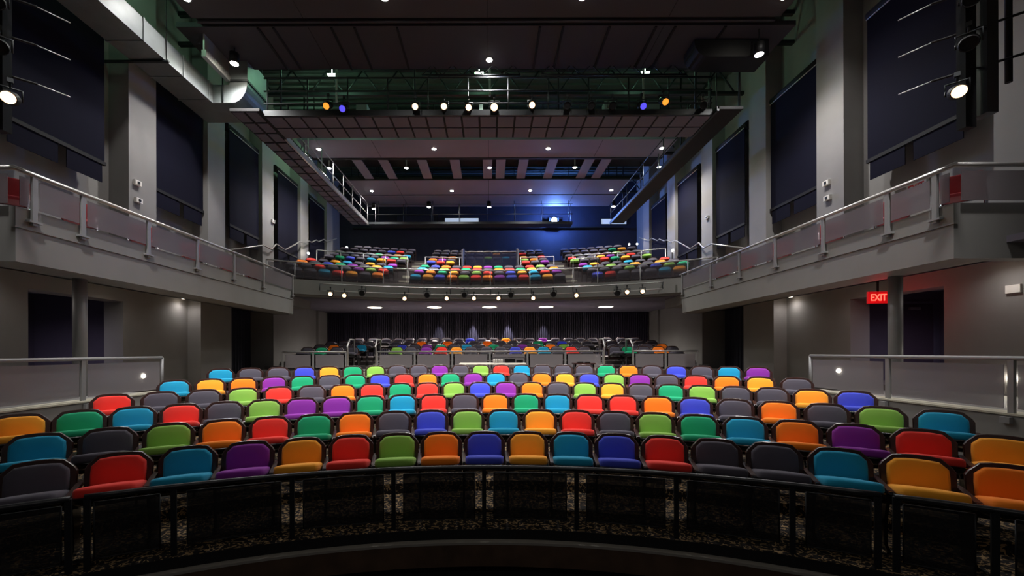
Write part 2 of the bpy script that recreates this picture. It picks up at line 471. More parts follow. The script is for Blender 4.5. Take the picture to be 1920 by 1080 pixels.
# ------------------------------------------------------------------ railings of the terraces
for s, nm in ((-1, 'left'), (1, 'right')):
    t = thing('terrace_railing', 'grey railing with perforated panels on the %s terrace wall' % nm, 'railing', (0, 0, 0))
    xr = XT + .05; zr = 1.765
    c = MB(); c.tube([(s * xr, 1.2, zr), (s * xr, YT - .03, zr)], .03, 10)
    c.tube([(s * xr, YT - .03, zr), (s * xr, YT - .03, 1.05)], .028, 8); c.build('top_rail', M_POST, t)
    ys = [1.2, 2.2, 3.6, 5.02, 6.58, YT - .03]
    for y in ys[:-1]:
        c = MB(); c.box(s * (xr - .02), s * (xr + .02), y - .03, y + .03, 1.06, zr); c.box(s * (xr - .10), s * (xr + .02), y - .05, y + .05, .95, 1.03); c.build('post', M_POST, t)
    for a, d in zip(ys[:-1], ys[1:]):
        c = MB(); c.box(s * (xr - .004), s * (xr + .004), a + .08, d - .06, 1.13, zr - .08); c.build('panel', M_MESH, t)

# front pit rail
t = thing('pit_railing', 'black curved pipe railing with dark mesh panels around the pit edge', 'railing', (0, 0, 0))
ps = [-60, 145.0, 325, 547, 737, 907, 1080, 1267, 1485, 1662.0, 1865, 2090]
RR = PIT_R + .03; zr = .635
def ang(u):
    lo, hi = -1.3, 1.3
    for _ in range(50):
        a = (lo + hi) / 2
        uu = 918 + F * (RR * math.sin(a) - CX) / (PIT_YC + RR * math.cos(a))
        if uu < u: lo = a
        else: hi = a
    return lo
an = [ang(u) for u in ps]
def arcp(a, r=RR, z=zr): return (r * math.sin(a), PIT_YC + r * math.cos(a), z)
for i0, i1 in ((0, 1), (1, 9), (9, 11)):
    a0 = an[i0] + (.006 if i0 else 0); a1 = an[i1] - (.006 if i1 < 11 else 0); nn = 6 * (i1 - i0)
    c = MB(); c.tube([arcp(a0 + (a1 - a0) * i / nn) for i in range(nn + 1)], .024, 10); c.build('top_rail', M_DRAIL, t)
for i, a in enumerate(an):
    for da in ((-.008, .008) if i in (1, 9) else (0,)):
        c = MB(); c.box(-.022, .022, -.012, .012, .0, zr); c.xf(Matrix.Translation(arcp(a + da, z=0)) @ Matrix.Rotation(-a, 4, 'Z')); c.build('post', M_DPOST, t)
for a, d in zip(an[:-1], an[1:]):
    c = MB(); c.arcsheet(PIT_YC, RR - .003, .006, a + .014, d - .014, 8, .09, zr - .055); c.build('panel', M_MESHD, t)
    c = MB()
    for q in (a + .014, d - .014): c.tube([arcp(q, z=.09), arcp(q, z=zr - .055)], .006, 6)
    n_ = 8
    for zz in (.09, zr - .055): c.tube([arcp(a + .014 + (d - a - .028) * i / n_, z=zz) for i in range(n_ + 1)], .006, 6)
    c.build('panel_frame', M_DPOST, t)

# ------------------------------------------------------------------ theatre seats
FAB = {'T': ('teal', (0, 152, 192)), 'G': ('emerald green', (0, 160, 110)), 'L': ('lime green', (136, 184, 76)), 'O': ('orange', (255, 132, 8)),
       'Y': ('amber yellow', (255, 168, 38)), 'R': ('bright red', (240, 52, 40)), 'P': ('purple', (138, 38, 160)), 'B': ('royal blue', (60, 74, 200)),
       'K': ('charcoal', (78, 74, 86))}
FM = {k: mat('fabric_' + v[0].replace(' ', '_'), v[1], .85, sheen=.1, bump=.25, bscale=900) for k, v in FAB.items()}
TILT = math.radians(10)
def half_outline(k):  # outer wood outline / pad outline, returns full closed outline (x,z)
    if k == 'frame': h = [(0, .878), (.10, .873), (.168, .86), (.238, .785), (.26, .745), (.257, .38)]
    else: h = [(0, .838), (.08, .835), (.146, .826), (.152, .822), (.204, .768), (.208, .76), (.212, .69), (.208, .44)]
    return h + [(-x, z) for x, z in reversed(h) if x > 0]
def outline_loft(mb, out, cx, cz, rings):
    """rings: list of (scale_x_inset, y)"""
    n = len(out); o = len(mb.v)
    for k, y in rings:
        for x, z in out: mb.v.append((cx + (x - cx) * k, y, cz + (z - cz) * k))
    for i in range(len(rings) - 1):
        for j in range(n):
            q = (j + 1) % n; mb.face((o + i * n + j, o + i * n + q, o + (i + 1) * n + q, o + (i + 1) * n + j))
    mb.face([o + (len(rings) - 1) * n + j for j in range(n)]); mb.face([o + j for j in reversed(range(n))])
TM = Matrix.Translation((0, -.10, .45)) @ Matrix.Rotation(-TILT, 4, 'X') @ Matrix.Translation((0, 0, -.45))
SM = Matrix.Translation((0, -.13, .50)) @ Matrix.Rotation(-math.radians(13), 4, 'X')
def frame_mb(d=True):
    m = MB(); outline_loft(m, half_outline('frame'), 0, .63, [(.97, .03), (1, .02), (1, -.012), (.975, -.022)]); return m.xf(TM)
def pad_mb():
    m = MB(); m.smooth = True; outline_loft(m, half_outline('pad'), 0, .63, [(1.0, -.015), (1.0, -.035), (.965, -.052), (.88, -.060), (.5, -.066)]); return m.xf(TM)
def cushion_mb():
    m = MB(); m.smooth = True
    out = [(-.185, -.44), (-.215, -.40), (-.235, -.1), (-.225, 0), (.225, 0), (.235, -.1), (.215, -.40), (.185, -.44), (.09, -.458), (-.09, -.458)]
    o = len(m.v); n = len(out)
    lev = [(.97, -.005), (1, .01), (1, .05), (.97, .072), (.86, .082), (.4, .09)]
    for k, z in lev:
        for x, y in out: m.v.append((x * k, -.22 + (y + .22) * k, z))
    for i in range(len(lev) - 1):
        for j in range(n):
            q = (j + 1) % n; m.face((i * n + j, i * n + q, (i + 1) * n + q, (i + 1) * n + j))
    m.face([(len(lev) - 1) * n + j for j in range(n)]); m.face(list(reversed(range(n))))
    return m.xf(SM)
def pan_mb():
    m = MB(); m.smooth = True
    out = [(-.19, -.452), (-.222, -.41), (-.24, -.1), (-.23, .0), (.23, .0), (.24, -.1), (.222, -.41), (.19, -.452), (.09, -.472), (-.09, -.472)]
    n = len(out); lev = [(.8, -.075), (.97, -.05), (1, -.02), (1, -.006)]
    for k, z in lev:
        for x, y in out: m.v.append((x * k, -.22 + (y + .22) * k, z))
    for i in range(len(lev) - 1):
        for j in range(n):
            q = (j + 1) % n; m.face((i * n + j, i * n + q, (i + 1) * n + q, (i + 1) * n + j))
    m.face([(len(lev) - 1) * n + j for j in range(n)]); m.face(list(reversed(range(n))))
    return m.xf(SM)
def arm_mb():
    m = MB(); m.prism([(-.46, .575), (-.44, .595), (-.1, .62), (-.02, .62), (-.02, .585), (-.1, .585), (-.44, .565)], .252, .298, ax='x'); return m
def standard_mb():
    m = MB(); m.prism([(-.40, .0), (-.40, .03), (-.33, .06), (-.33, .30), (-.42, .57), (-.06, .60), (-.1, .3), (-.14, .06), (-.04, .03), (-.04, 0)], .262, .288, ax='x'); return m
def stud_mb():
    m = MB(); m.box(.258, .292, -.47, -.455, .565, .592); return m
PROTO = {}
def seat_proto():
    P = {}
    P['back_frame'] = frame_mb().mesh('back_frame', M_WOOD)
    for k in FAB:
        P['backrest' + k] = pad_mb().mesh('backrest', FM[k]); P['seat_cushion' + k] = cushion_mb().mesh('seat_cushion', FM[k])
    P['seat_pan'] = pan_mb().mesh('seat_pan', M_BLK)
    P['armrest'] = arm_mb().mesh('armrest', M_WOOD)
    P['leg'] = standard_mb().mesh('leg', M_BLK)
    P['arm_cap'] = stud_mb().mesh('arm_cap', M_CHROME)
    return P
P = seat_proto()
for me in list(P.values()): pass
def add_part(nm, me, parent, loc=(0, 0, 0)):
    o = bpy.data.objects.new(nm, me); COL.objects.link(o); o.parent = parent; o.location = loc; return o
def seat(kcol, loc, rz, label, group, end=False, full=True, pitch=.55):
    t = thing('theatre_seat', label, 'seat', loc, rz, group)
    add_part('back_frame', P['back_frame'], t)
    add_part('backrest', P['backrest' + kcol], t)
    add_part('seat_cushion', P['seat_cushion' + kcol], t)
    add_part('seat_pan', P['seat_pan'], t)
    for dx in ((0,) if not end else (0, -.55)):
        a = add_part('armrest', P['armrest'], t, (dx, 0, 0))
        if full: add_part('arm_cap', P['arm_cap'], a)
        add_part('leg', P['leg'], t, (dx, 0, 0))
    return t

PX = [
 ([77,225,355,472,567,657,745,830,910,987,1067,1152,1243,1340,1449,1573,1718,1881], 'KRTPYRLOBYTBRKKTYO', 'front stalls row'),
 ([75,205,320,417.5,507.5,591,666,740,807.5,875,944,1011,1080,1153,1228,1308,1391,1490,1603,1726,1875.6], 'TKLORGOKBLTYRKLGTOPRY', 'second stalls row'),
 ([42.5,150,250,340,422.5,497.5,567.5,631,692.5,754,814,871,930,987,1045,1106,1167,1231.6,1300,1377,1458,1544,1650,1770], 'YGTRKLPPGTRKOGTRROBKOKLT', 'third stalls row'),
 ([212.5,302.5,382.5,456,520,585,641,697.5,751,802,852.5,900,950.4,997.8,1045,1095,1146.8,1201,1257.8,1316,1377,1446,1521.5,1604.5], 'RKKLRKORGRLBPOKLYKGLKKYB', 'fourth stalls row'),
 ([327,394.5,458,511,566,617.5,666,712,757.5,802,845,887.5,931,973,1015,1059,1103.5,1150,1199,1250.5,1305,1364,1424.6,1494], 'TYOPGKGBROGPTKOYBLPKROYK', 'fifth stalls row'),
 ([412,468,524,571,617.5,661,703,744.5,784.5,824,863,902,939.6,978,1016.8,1057,1096,1135.4,1178.5,1222.6,1268,1316.6,1366.7,1422], 'TKKBYGLKKPKLRTKKKGOKBKTP', 'rearmost stalls row')]
for ri, (xs, cols, nm) in enumerate(PX):
    cx, y0, R, h = ROWS[ri]; yc = y0 - R; n = len(xs)
    import numpy as np
    A_ = []
    for u in xs:
        lo, hi = -1.2, 1.2
        for _ in range(40):
            a = (lo + hi) / 2
            if 918 + F * (cx + R * math.sin(a) - CX) / (yc + R * math.cos(a)) < u: lo = a
            else: hi = a
        A_.append(lo)
    A_ = np.polyval(np.polyfit(range(n), A_, 3), range(n))
    for i, u in enumerate(xs):
        a = float(A_[i]); k = cols[i]
        lab = '%s theatre seat, %s in the %s' % (FAB[k][0], place(i, n), nm)
        seat(k, (cx + R * math.sin(a), yc + R * math.cos(a), FL[ri]), -a, lab, 'stalls seats in curved rows', end=(i == 0))

# rear stalls behind the silver railing
PR = [
 ([578,604.5,633,662, 745,771.5,800,828.5,856,884,912,939,966,993,1018.5,1044,1070,1095, 1152,1175,1206,1232.5,1259], 'KGKKLKPRYKKKBYTKRKKGKOK'),
 ([601,627.5,653,679, 754.6,778,801.5,826,851.5,875.5,899,926.5,951,979,1004,1031.5,1056.5,1082, 1160,1185,1212,1239], 'KOKTBKPGKTKGKPKOLKKKKO'),
 ([622,646,670,693, 743,767,791,815,839.5,862,889,914,938.7,961.7,984.6,1008.5,1032.5,1053,1076,1100, 1146,1171,1199,1221], 'KKKKKKOKOKKOKKKGKBKKKKKK'),
 ([674,700, 725,748,768,792,815,838,860,881.7,904,926,948.6,972,993,1017,1041,1066,1088,1110.6, 1137.5,1164,1190], 'KKKKKKKKKBKKYKKPKKKKKKK')]
PN = ['first rear stalls row behind the railing', 'second rear stalls row behind the railing', 'third rear stalls row behind the railing', 'last rear stalls row against the ribbed wall']
for ri, (xs, cols) in enumerate(PR):
    n = len(xs)
    for i, u in enumerate(xs):
        k = cols[i]; Y = PY[ri]
        seat(k, (X(u, Y), Y, PF[ri]), 0, '%s theatre seat, %s in the %s' % (FAB[k][0], place(i, n), PN[ri].replace(' behind the railing', '').replace(' against the ribbed wall', '')), 'rear stalls seats', end=(i == 0), full=False)

# balcony seats
OBS = {}
for s_ in """T784,512 Y806.7,514 B829.4,515 O852.8,516 L874,516 R896,516 O918,516 P940.5,516 B962.8,516 R984.4,515.5 T1005.5,513 Y1030,513 K1052,512
L539.5,497 K570.4,499.6 T599.6,502.4 R627.7,504 Y655.2,506.5 K682.7,509.3 O708,510.5 B1130,507.7 R1154,506.5 K1183,504.5 K1211.4,502.3 T1239.5,500 Y1269.5,497.5 O1300,494
P792,508 O812,509 G833,509.5 Y854.5,509.5 K874.5,510 L896,510 R915.6,510 K939,510 B960,510 Y980.6,509 T1003,509 R1023,508.5 P1045.6,507
T798,500 K820.6,501 L840.6,502.5 R860.6,502.8 G881,503 R900.6,503.5 K920,503.5 O941,503 R960.6,503 G980.6,502.3 Y1000.6,501.7 K1021.7,500.6 O1041,499
G803,494 B822,494.3 O841.7,495 K861,495.6 R880,496 Y899.4,496 P918.3,496 G936.7,496 K956.7,496 K977.8,495.7 R994.4,495.6 L1015,495 K1034,493.5
B814,488 R833,488 Y852,488 R989,486 K1009,486 P1028,484 K1044,484 O819,484 P838,484 K855,484 L985.6,483 O1001.7,483 K824,480 K844,479 O858,477 Y984,479 K1001.7,479 R1018,478
K830,472 K845.6,473.3 R984.4,474 K999,474 K796.7,468 K812,468 K828,468 L923,476.7 T953,476 Y934,473
O560,483 R580.7,480 K586.5,486.5 K537,489 K564.7,492 R592.8,495 K620.8,497.3 K649.5,499 P671.8,500.7 L697,502.4 R721.7,504 B612.2,488.7 G638,490.4 P663.2,493.3 K687.3,495.6 Y709.6,496.7 T732,496.7
K604.8,483 Y630,485.3 T653,487 K675.8,489.8 Y698.8,491 K720.5,492 P741.7,492.8 K620.8,474.4 G642,475.5 B661.5,477 K679,479.5 T700,481.3 Y718,482.4 R737.5,483.5 K756.7,483.3
P729.7,480 G745.6,481 L767.8,482.8 Y754.4,477.8 T773,478.3 G712.5,469.8 K729.7,472 B745,472 R761,473.3 K785.6,472
R1235,479.5 K1259,478 K1279.7,482 K1211.4,482 T1187.4,485 K1164.7,487 K1142,488.5 Y1119,491.5 P1095.5,492 Y1203,489.7 Y1228,488 K1254.5,484.3 K1177.9,492 L1153.3,494.5 K1131,496 T1106,498
B1221,495.7 L1246,493.3 G1273.7,491 L1193.4,498.7 K1167,499.3 K1140.7,501 K1115.6,503.5 K1301,487 L1222.8,472.3 K1201.8,474 Y1181.5,476 G1161,477.7 R1139.5,480 R1189,471.7 P1130,477
G1149.7,467 Y1166.5,465 L1158.7,470 R1073.3,481 L1082,483 Y1126.7,477.8""".split():
    a, b_ = s_[1:].split(','); OBS[(float(a), float(b_))] = s_[0]
def near_col(u, v):
    best = min(OBS, key=lambda q: ((q[0] - u) / 1.0) ** 2 + ((q[1] - v) * 3) ** 2)
    d = ((best[0] - u)) ** 2 + ((best[1] - v) * 3) ** 2
    return OBS.pop(best) if d < 16 ** 2 else 'K'
def low_seat(k):
    m = MB()
    out = [(0, .86), (.17, .85), (.24, .79), (.25, .4), (-.25, .4), (-.24, .79), (-.17, .85)]
    m.cur = 0; outline_loft(m, out, 0, .63, [(1, .03), (1, -.01)])
    m.cur = 1; m.smooth = True; outline_loft(m, out, 0, .63, [(.88, -.01), (.88, -.04), (.8, -.055)])
    m.xf(TM); s0 = len(m.v)
    m.box(-.22, .22, -.45, -.02, .0, .08); m.xf(SM, s0)
    m.smooth = False; m.cur = 0
    m.box(-.2, .2, -.42, -.05, .40, .455)
    m.box(-.265, -.24, -.4, 0, .0, .58); m.box(.24, .265, -.4, 0, 0, .58)
    return m
LOW = {k: low_seat(k) for k in FAB}
LOWM = {k: LOW[k].mesh('auditorium_chair', [M_WOOD, FM[k]]) for k in FAB}
BN = ['front balcony row', 'second balcony row', 'third balcony row']
stuff = MB(); KEYS = list(FAB)
for i in range(9):
    r = FR[i] - BYC; zf = E + FH[i] - SEAT_H; s_ = .53 if i < 4 else .505
    angs = []
    n = 13
    for q in range(n):
        a = (q - (n - 1) / 2) * s_ / r
        if i in (4, 5) and abs(r * math.sin(a)) < 1.75: continue
        angs.append(a)
    nl = [7, 8, 8, 8, 8, 8, 8, 8, 7][i]
    for sd in (-1, 1):
        a0 = math.asin(4.72 / r) if i < 4 else math.asin((4.55) / r)
        for q in range(nl): 
            a = sd * (a0 + q * s_ / r)
            if abs(r * math.sin(a)) < 8.55: angs.append(a)
    angs.sort()
    for q, a in enumerate(angs):
        x, y = r * math.sin(a), BYC + r * math.cos(a)
        u = 918 + F * (x - CX) / y; v = 659 - F * FH[i] / y
        k = near_col(u, v + 1.5)
        if i < 3:
            o = bpy.data.objects.new('auditorium_chair', LOWM[k]); COL.objects.link(o); o.location = (x, y, zf); o.rotation_euler = (0, 0, -a)
            tag(o, '%s balcony seat, %s in the %s' % (FAB[k][0], place(q, len(angs)) if q < 13 or len(angs) - q <= 13 else 'middle one', BN[i]), 'seat', 'balcony seats')
        else:
            src = LOW[k]; M = Matrix.Translation((x, y, zf)) @ Matrix.Rotation(-a, 4, 'Z') @ Matrix.Scale(.95, 4)
            o = len(stuff.v); stuff.v.extend([tuple(M @ Vector(p_)) for p_ in src.v])
            for f_, mi, sm in zip(src.f, src.mi, src.sm):
                stuff.f.append(tuple(z_ + o for z_ in f_)); stuff.mi.append(0 if mi == 0 else 1 + KEYS.index(k)); stuff.sm.append(sm)
o = stuff.build('upper_balcony_seats', [M_WOOD] + [FM[k] for k in KEYS])
tag(o, 'many small colourful seats filling the upper rows of the rear balcony', 'seats', kind='stuff')

# ------------------------------------------------------------------ rear stalls railing, steps
Y0 = 14.05
def rail_run(label, us, cat='railing', name='rear_stalls_railing'):
    t = thing(name, label, cat, (0, Y0, 0)); zr = E
    c = MB(); c.tube([(X(us[0], Y0), 0, zr), (X(us[-1], Y0), 0, zr)], .028, 8); c.build('top_rail', M_STEEL, t)
    for u in us:
        c = MB(); c.box(X(u, Y0) - .03, X(u, Y0) + .03, -.02, .02, PF[0] - .15, zr); c.build('post', M_POST, t)
    for a, d in zip(us[:-1], us[1:]):
        c = MB(); c.box(X(a, Y0) + .09, X(d, Y0) - .09, -.004, .004, 1.31, zr - .1); c.build('panel', M_MESH, t)
    return t
tl = rail_run('short silver railing with grey panels left of the left steps', [530, 587, 649])
tm = rail_run('long silver railing with grey panels in front of the rear stalls', [707, 777.5, 848, 918.6, 989, 1060, 1131])
tr = rail_run('short silver railing with grey panels right of the right steps', [1187, 1248, 1308])
for t_, u, d in ((tl, 652, -1), (tm, 705, -1), (tm, 1133, 1), (tr, 1186, 1)):
    xx = X(u, Y0); c = MB()
    c.tube([(xx, 0, 1.2), (xx, 0, 2.0), (xx + .02 * d, 0, 2.06), (xx + d * .1, .5, 2.32), (xx + d * .1, .95, 2.32), (xx + d * .1, .95, 1.2)], .028, 8)
    c.build('handrail', M_STEEL, t_)
for s in (-1, 1):
    c = MB()
    for q in range(3):
        c.box(s * 4.0, s * 5.0, 13.15 + q * .32, 14.1, FL[5], FL[5] + (q + 1) * .165)
    st(c.build('trim_%d' % (17 if s < 0 else 18), M_STEP))
    c = MB()
    for q in range(1, 4): c.box(s * 4.05, s * 4.75, edges[q] - .28, edges[q], PF[q - 1], PF[q - 1] + .07)
    st(c.build('trim_%d' % (19 if s < 0 else 20), M_STEP))

# control table behind the last stalls row
t = thing('mixing_table', 'long pale table behind the last stalls row', 'table', (0, 12.4, 0))
xa, xb = X(862, 12.4), X(985, 12.4)
c = MB(); c.box(xa, xb, -.3, .3, 1.47, 1.51); c.build('table_top', M_TABLE, t)
for px_ in (xa + .06, xb - .06):
    for py_ in (-.25, .25):
        c = MB(); c.box(px_ - .02, px_ + .02, py_ - .02, py_ + .02, FL[5], 1.47); c.build('leg', M_TRUSS, t)
t = thing('equipment_rack', 'open metal rack of coiled cables and gear on the pale table', 'rack', (0, 12.45, 1.51))
xa, xb = X(921, 12.4), X(984, 12.4)
c = MB()
for z_ in (.005, .16):
    for y_ in (-.15, .15): c.box(xa, xb, y_ - .008, y_ + .008, z_ - .008 + .003, z_ + .01)
for x_ in (xa, xb):
    for y_ in (-.15, .15): c.box(x_ - .01, x_ + .01, y_ - .01, y_ + .01, 0, .17)
c.build('frame', M_CHROME, t)
c = MB()
for q in range(9):
    r_ = .05; xx = xa + .07 + q * .035
    c.tube([(xx, r_ * math.cos(g * PI / 8) , .075 + r_ * math.sin(g * PI / 8)) for g in range(17)], .006, 5)
c.build('cable_coil', M_WHITE, t)
c = MB(); c.box(xa + .42, xb - .3, -.12, .12, .004, .13); c.box(xb - .26, xb - .06, -.1, .1, .004, .1); c.build('gear_case', M_BLK, t)
t = thing('side_table', 'small dark table with equipment behind the last stalls row', 'table', (X(1094, 12.6), 12.6, 0))
c = MB(); c.box(-.33, .33, -.2, .2, 1.46, 1.50); c.build('table_top', M_WOOD, t)
for px_ in (-.28, .28):
    c = MB(); c.box(px_ - .02, px_ + .02, -.15, .15, FL[5], 1.46); c.build('leg', M_BLK, t)
c = MB(); c.box(-.2, -.02, -.08, .08, 1.50, 1.54); c.box(.04, .2, -.08, .08, 1.50, 1.535)
tag(c.build('headset_box', M_BLK, None, (X(1094, 12.6), 12.6, 0)), 'small black equipment boxes on the dark table', 'equipment')

# ------------------------------------------------------------------ balcony rails
t = thing('balcony_front_railing', 'curved silver railing with clear grey panels along the rear balcony front', 'railing', (0, BYC, 0))
def bp(a, r, z): return (r * math.sin(a), r * math.cos(a), z)
def bang(u, r):
    lo, hi = -.7, .7
    for _ in range(40):
        a = (lo + hi) / 2
        if 918 + F * (r * math.sin(a) - CX) / (BYC + r * math.cos(a)) < u: lo = a
        else: hi = a
    return lo
zr = E + 3.37
a0, a1 = bang(500, R_RAIL), bang(1345, R_RAIL)
c = MB(); c.tube([bp(a0 + (a1 - a0) * i / 40, R_RAIL, zr) for i in range(41)], .026, 8); c.build('top_rail', M_STEEL, t)
us = [500, 553, 641, 719, 765, 845, 920, 994, 1075, 1121, 1201, 1290, 1345]
for u in us:
    a = bang(u, R_RAIL); c = MB(); c.tube([bp(a, R_RAIL, 4.45), bp(a, R_RAIL, zr)], .024, 6); c.build('post', M_POST, t)
for q, r in zip(us[:-1], us[1:]):
    a, d = bang(q, R_RAIL), bang(r, R_RAIL); c = MB(); c.arcsheet(0, R_RAIL, .008, a + .003, d - .003, 8, 4.66, zr - .06); c.build('panel', mat('clear_grey_panel', (70, 64, 72), .4, alpha=.45), t)
for (ua, ub) in ((719, 765), (1075, 1121)):
    c = MB(); aa, ad = bang(ua, R_RAIL), bang(ub, R_RAIL); z2 = E + 170 * 16.5 / F
    c.tube([bp(aa, R_RAIL, zr), bp(aa, R_RAIL, z2), bp(ad, R_RAIL, z2), bp(ad, R_RAIL, zr)], .022, 6); c.build('raised_rail', M_STEEL, t)
# cross aisle rails in front of the upper block
for s, nm, spans in ((-1, 'left', (594.5, 764)), (1, 'right', (1075, 1248.5))):
    t = thing('aisle_railing', 'silver railing on the cross aisle above the %s balcony block' % nm, 'railing', (0, BYC, 0))
    r = 20.65; zr2 = E + 4.93; a, d = bang(spans[0], r), bang(spans[1], r)
    c = MB(); c.tube([bp(a + (d - a) * i / 10, r, zr2) for i in range(11)], .024, 6); c.build('top_rail', M_STEEL, t)
    for i in range(5):
        q = a + (d - a) * i / 4; c = MB(); c.tube([bp(q, r, E + FH[3] - SEAT_H - .02), bp(q, r, zr2)], .022, 6); c.build('post', M_STEEL, t)
for s, nm, spans in ((-1, 'left', (798, 862)), (1, 'right', (977, 1039))):
    t = thing('aisle_railing', 'low silver railing %s of the centre platform on the balcony' % nm, 'railing', (0, BYC, 0))
    r = 20.65; zr2 = E + 4.93; a, d = bang(spans[0], r), bang(spans[1], r)
    c = MB(); c.tube([bp(a + (d - a) * i / 10, r, zr2) for i in range(11)], .024, 6); c.build('top_rail', M_STEEL, t)
    for i in range(3):
        q = a + (d - a) * i / 2; c = MB(); c.tube([bp(q, r, E + FH[3] - SEAT_H - .02), bp(q, r, zr2)], .02, 6); c.build('post', M_STEEL, t)
t = thing('platform_enclosure', 'dark glass fronted platform with slanted side fins in the balcony centre', 'platform', (0, 0, 0))
yy = 21.0; zb = E + FH[3] - SEAT_H
for u0, u1 in ((863, 872), (968, 976)):
    c = MB(); x0 = X(u0, yy); x1 = X(u1, yy)
    c.prism([(yy, zb), (yy, Z(468, yy)), (yy + 1.3, Z(468, yy) + .35), (yy + 1.3, zb)], x0 + .08, x0 + .16, ax='x'); c.build('fin', mat('fin_grey', (96, 96, 108), .5), t)
    c = MB(); c.tube([(x0 + .12, yy, Z(468, yy)), (x0 + .12, yy + 1.3, Z(468, yy) + .36)], .025, 6); c.build('fin_rail', M_STEEL, t)
c = MB(); c.tube([(X(873, yy), yy, Z(472, yy)), (X(968, yy), yy, Z(472, yy))], .022, 6); c.build('top_rail', M_STEEL, t)
c = MB(); c.box(X(873, yy), X(968, yy), yy, yy + .02, zb + .1, Z(474.5, yy)); c.build('panel', mat('dark_glass', (40, 42, 66), .15, alpha=.6), t)
c = MB(); c.box(X(873, yy), X(968, yy), yy + .03, yy + 1.2, zb, zb + .12); c.build('deck', M_NAVY, t)

# ------------------------------------------------------------------ stage lights on the balcony front
t = thing('lighting_pipe', 'double silver pipe fixed along the curved balcony front', 'pipe', (0, BYC, 0))
rp = R_RAIL - .42
for zz, lab in ((E + 2.56, 'upper'), (E + 2.30, 'lower')):
    a, d = bang(600, rp), bang(1243, rp); c = MB(); c.tube([bp(a + (d - a) * i / 40, rp, zz) for i in range(41)], .024, 6)
    c.build('pipe', M_STEEL, t)
for i in range(9):
    q = a + (d - a) * i / 8; c = MB(); c.tube([bp(q, rp, E + 2.30), bp(q, rp, E + 2.56), bp(q, r0 + .05, E + 2.56)], .016, 6); c.build('bracket', M_TRUSS, t)

def fixture(loc, target, lens, label, scale=1.0, up=.32, group=None, hang=True):
    """theatre spotlight: barrel, lens, yoke, clamp; local -y is the beam"""
    v = Vector(target) - Vector(loc); rz = math.atan2(v.y, v.x) + PI / 2; el = math.atan2(v.z, math.hypot(v.x, v.y))
    t = thing('stage_spotlight', label, 'stage light', loc, rz, group)
    S = Matrix.Scale(scale, 4); R_ = Matrix.Rotation(-el, 4, 'X')
    c = MB(); c.lathe([(.05, .32), (.09, .28), (.10, .12), (.075, .08), (.075, -.16), (.09, -.17), (.09, -.22), (.078, -.22), (.078, -.205)], 16, axis='y'); c.xf(R_ @ S); c.build('barrel', M_BODY, t)
    if lens:
        c = MB(); c.lathe([(.078, -.2075), (.072, -.214), (.04, -.219)], 16, axis='y'); c.xf(R_ @ S); c.build('lens', lens, t)
    c = MB(); u_ = up if hang else -up
    c.tube([(.115, .05, 0), (.115, .05, u_ * .55), (-.115, .05, u_ * .55), (-.115, .05, 0)], .011, 5)
    c.tube([(0, .05, u_ * .55), (0, .05, u_ * .95)], .016, 5); c.box(-.03, .03, .02, .08, u_ * .8, u_); c.xf(S); c.build('yoke', M_TRUSS, t)
    return t
AIM = (0, -1.5, 2.6)
bl = [(620, 551, 1), (646, 554, 1), (759, 560, 1), (838, 560, 1), (889, 560, 1), (935, 560, .8), (1000, 560, 1), (1081, 555, 1), (1176, 549, .8), (1205, 548, 1)]
bd = [(679, 549), (801, 553), (871, 553), (958, 553), (1038, 552), (1158, 551)]
for i, (u, v, sc) in enumerate(bl):
    a = bang(u, rp - .1); x, y = (rp - .1) * math.sin(a), BYC + (rp - .1) * math.cos(a)
    fixture((x, y, Z(v, y)), AIM, M_LWARM, 'glowing warm spotlight on the balcony front pipe, %s of the lit ones' % place(i, len(bl)), .95, .3, 'lit spotlights on the balcony front')
for i, (u, v) in enumerate(bd):
    a = bang(u, rp - .1); x, y = (rp - .1) * math.sin(a), BYC + (rp - .1) * math.cos(a)
    fixture((x, y, Z(v, y)), AIM, None, 'unlit black spotlight on the balcony front pipe, %s of the dark ones' % place(i, len(bd)), 1.1, .25, 'unlit spotlights on the balcony front')

# ------------------------------------------------------------------ under-balcony discs and wall washers
for i, (u, v) in enumerate([(703, 576), (815, 579), (918, 579), (1024, 577), (1136, 573)]):
    y = 18.6; x = X(u, y)
    t = thing('disc_light', 'round glowing ceiling disc under the balcony, %s' % place(i, 5), 'ceiling light', (x, y, 3.97), group='disc lights under the balcony')
    c = MB(); c.lathe([(.34, -.03), (.36, -.028), (.36, 0)], 24); c.build('rim', M_POST, t)
    c = MB(); c.lathe([(.20, -.05), (.325, -.04), (.325, -.029)], 24); c.build('diffuser', M_LDISC, t)
    spot((x, y, 3.88), 330, 2.7, 1, (1, .93, .86), radius=.3)
for i, u in enumerate((822, 886, 953, 1020)):
    y = 20.95; x = X(u, y)
    c = MB(); c.lathe([(.05, -.02), (.06, -.02), (.06, 0)], 12, (x, y, 3.97)); tag(c.build('wall_washer', M_POST), 'tiny recessed wall washer above the ribbed wall, %s' % place(i, 4), 'ceiling light', 'wall washers above the ribbed wall')
    spot((x, y, 3.93), 260 if i in (1, 2) else 130, .62, .6, (.95, .97, 1), rot=(math.radians(6), 0, 0), radius=.02)

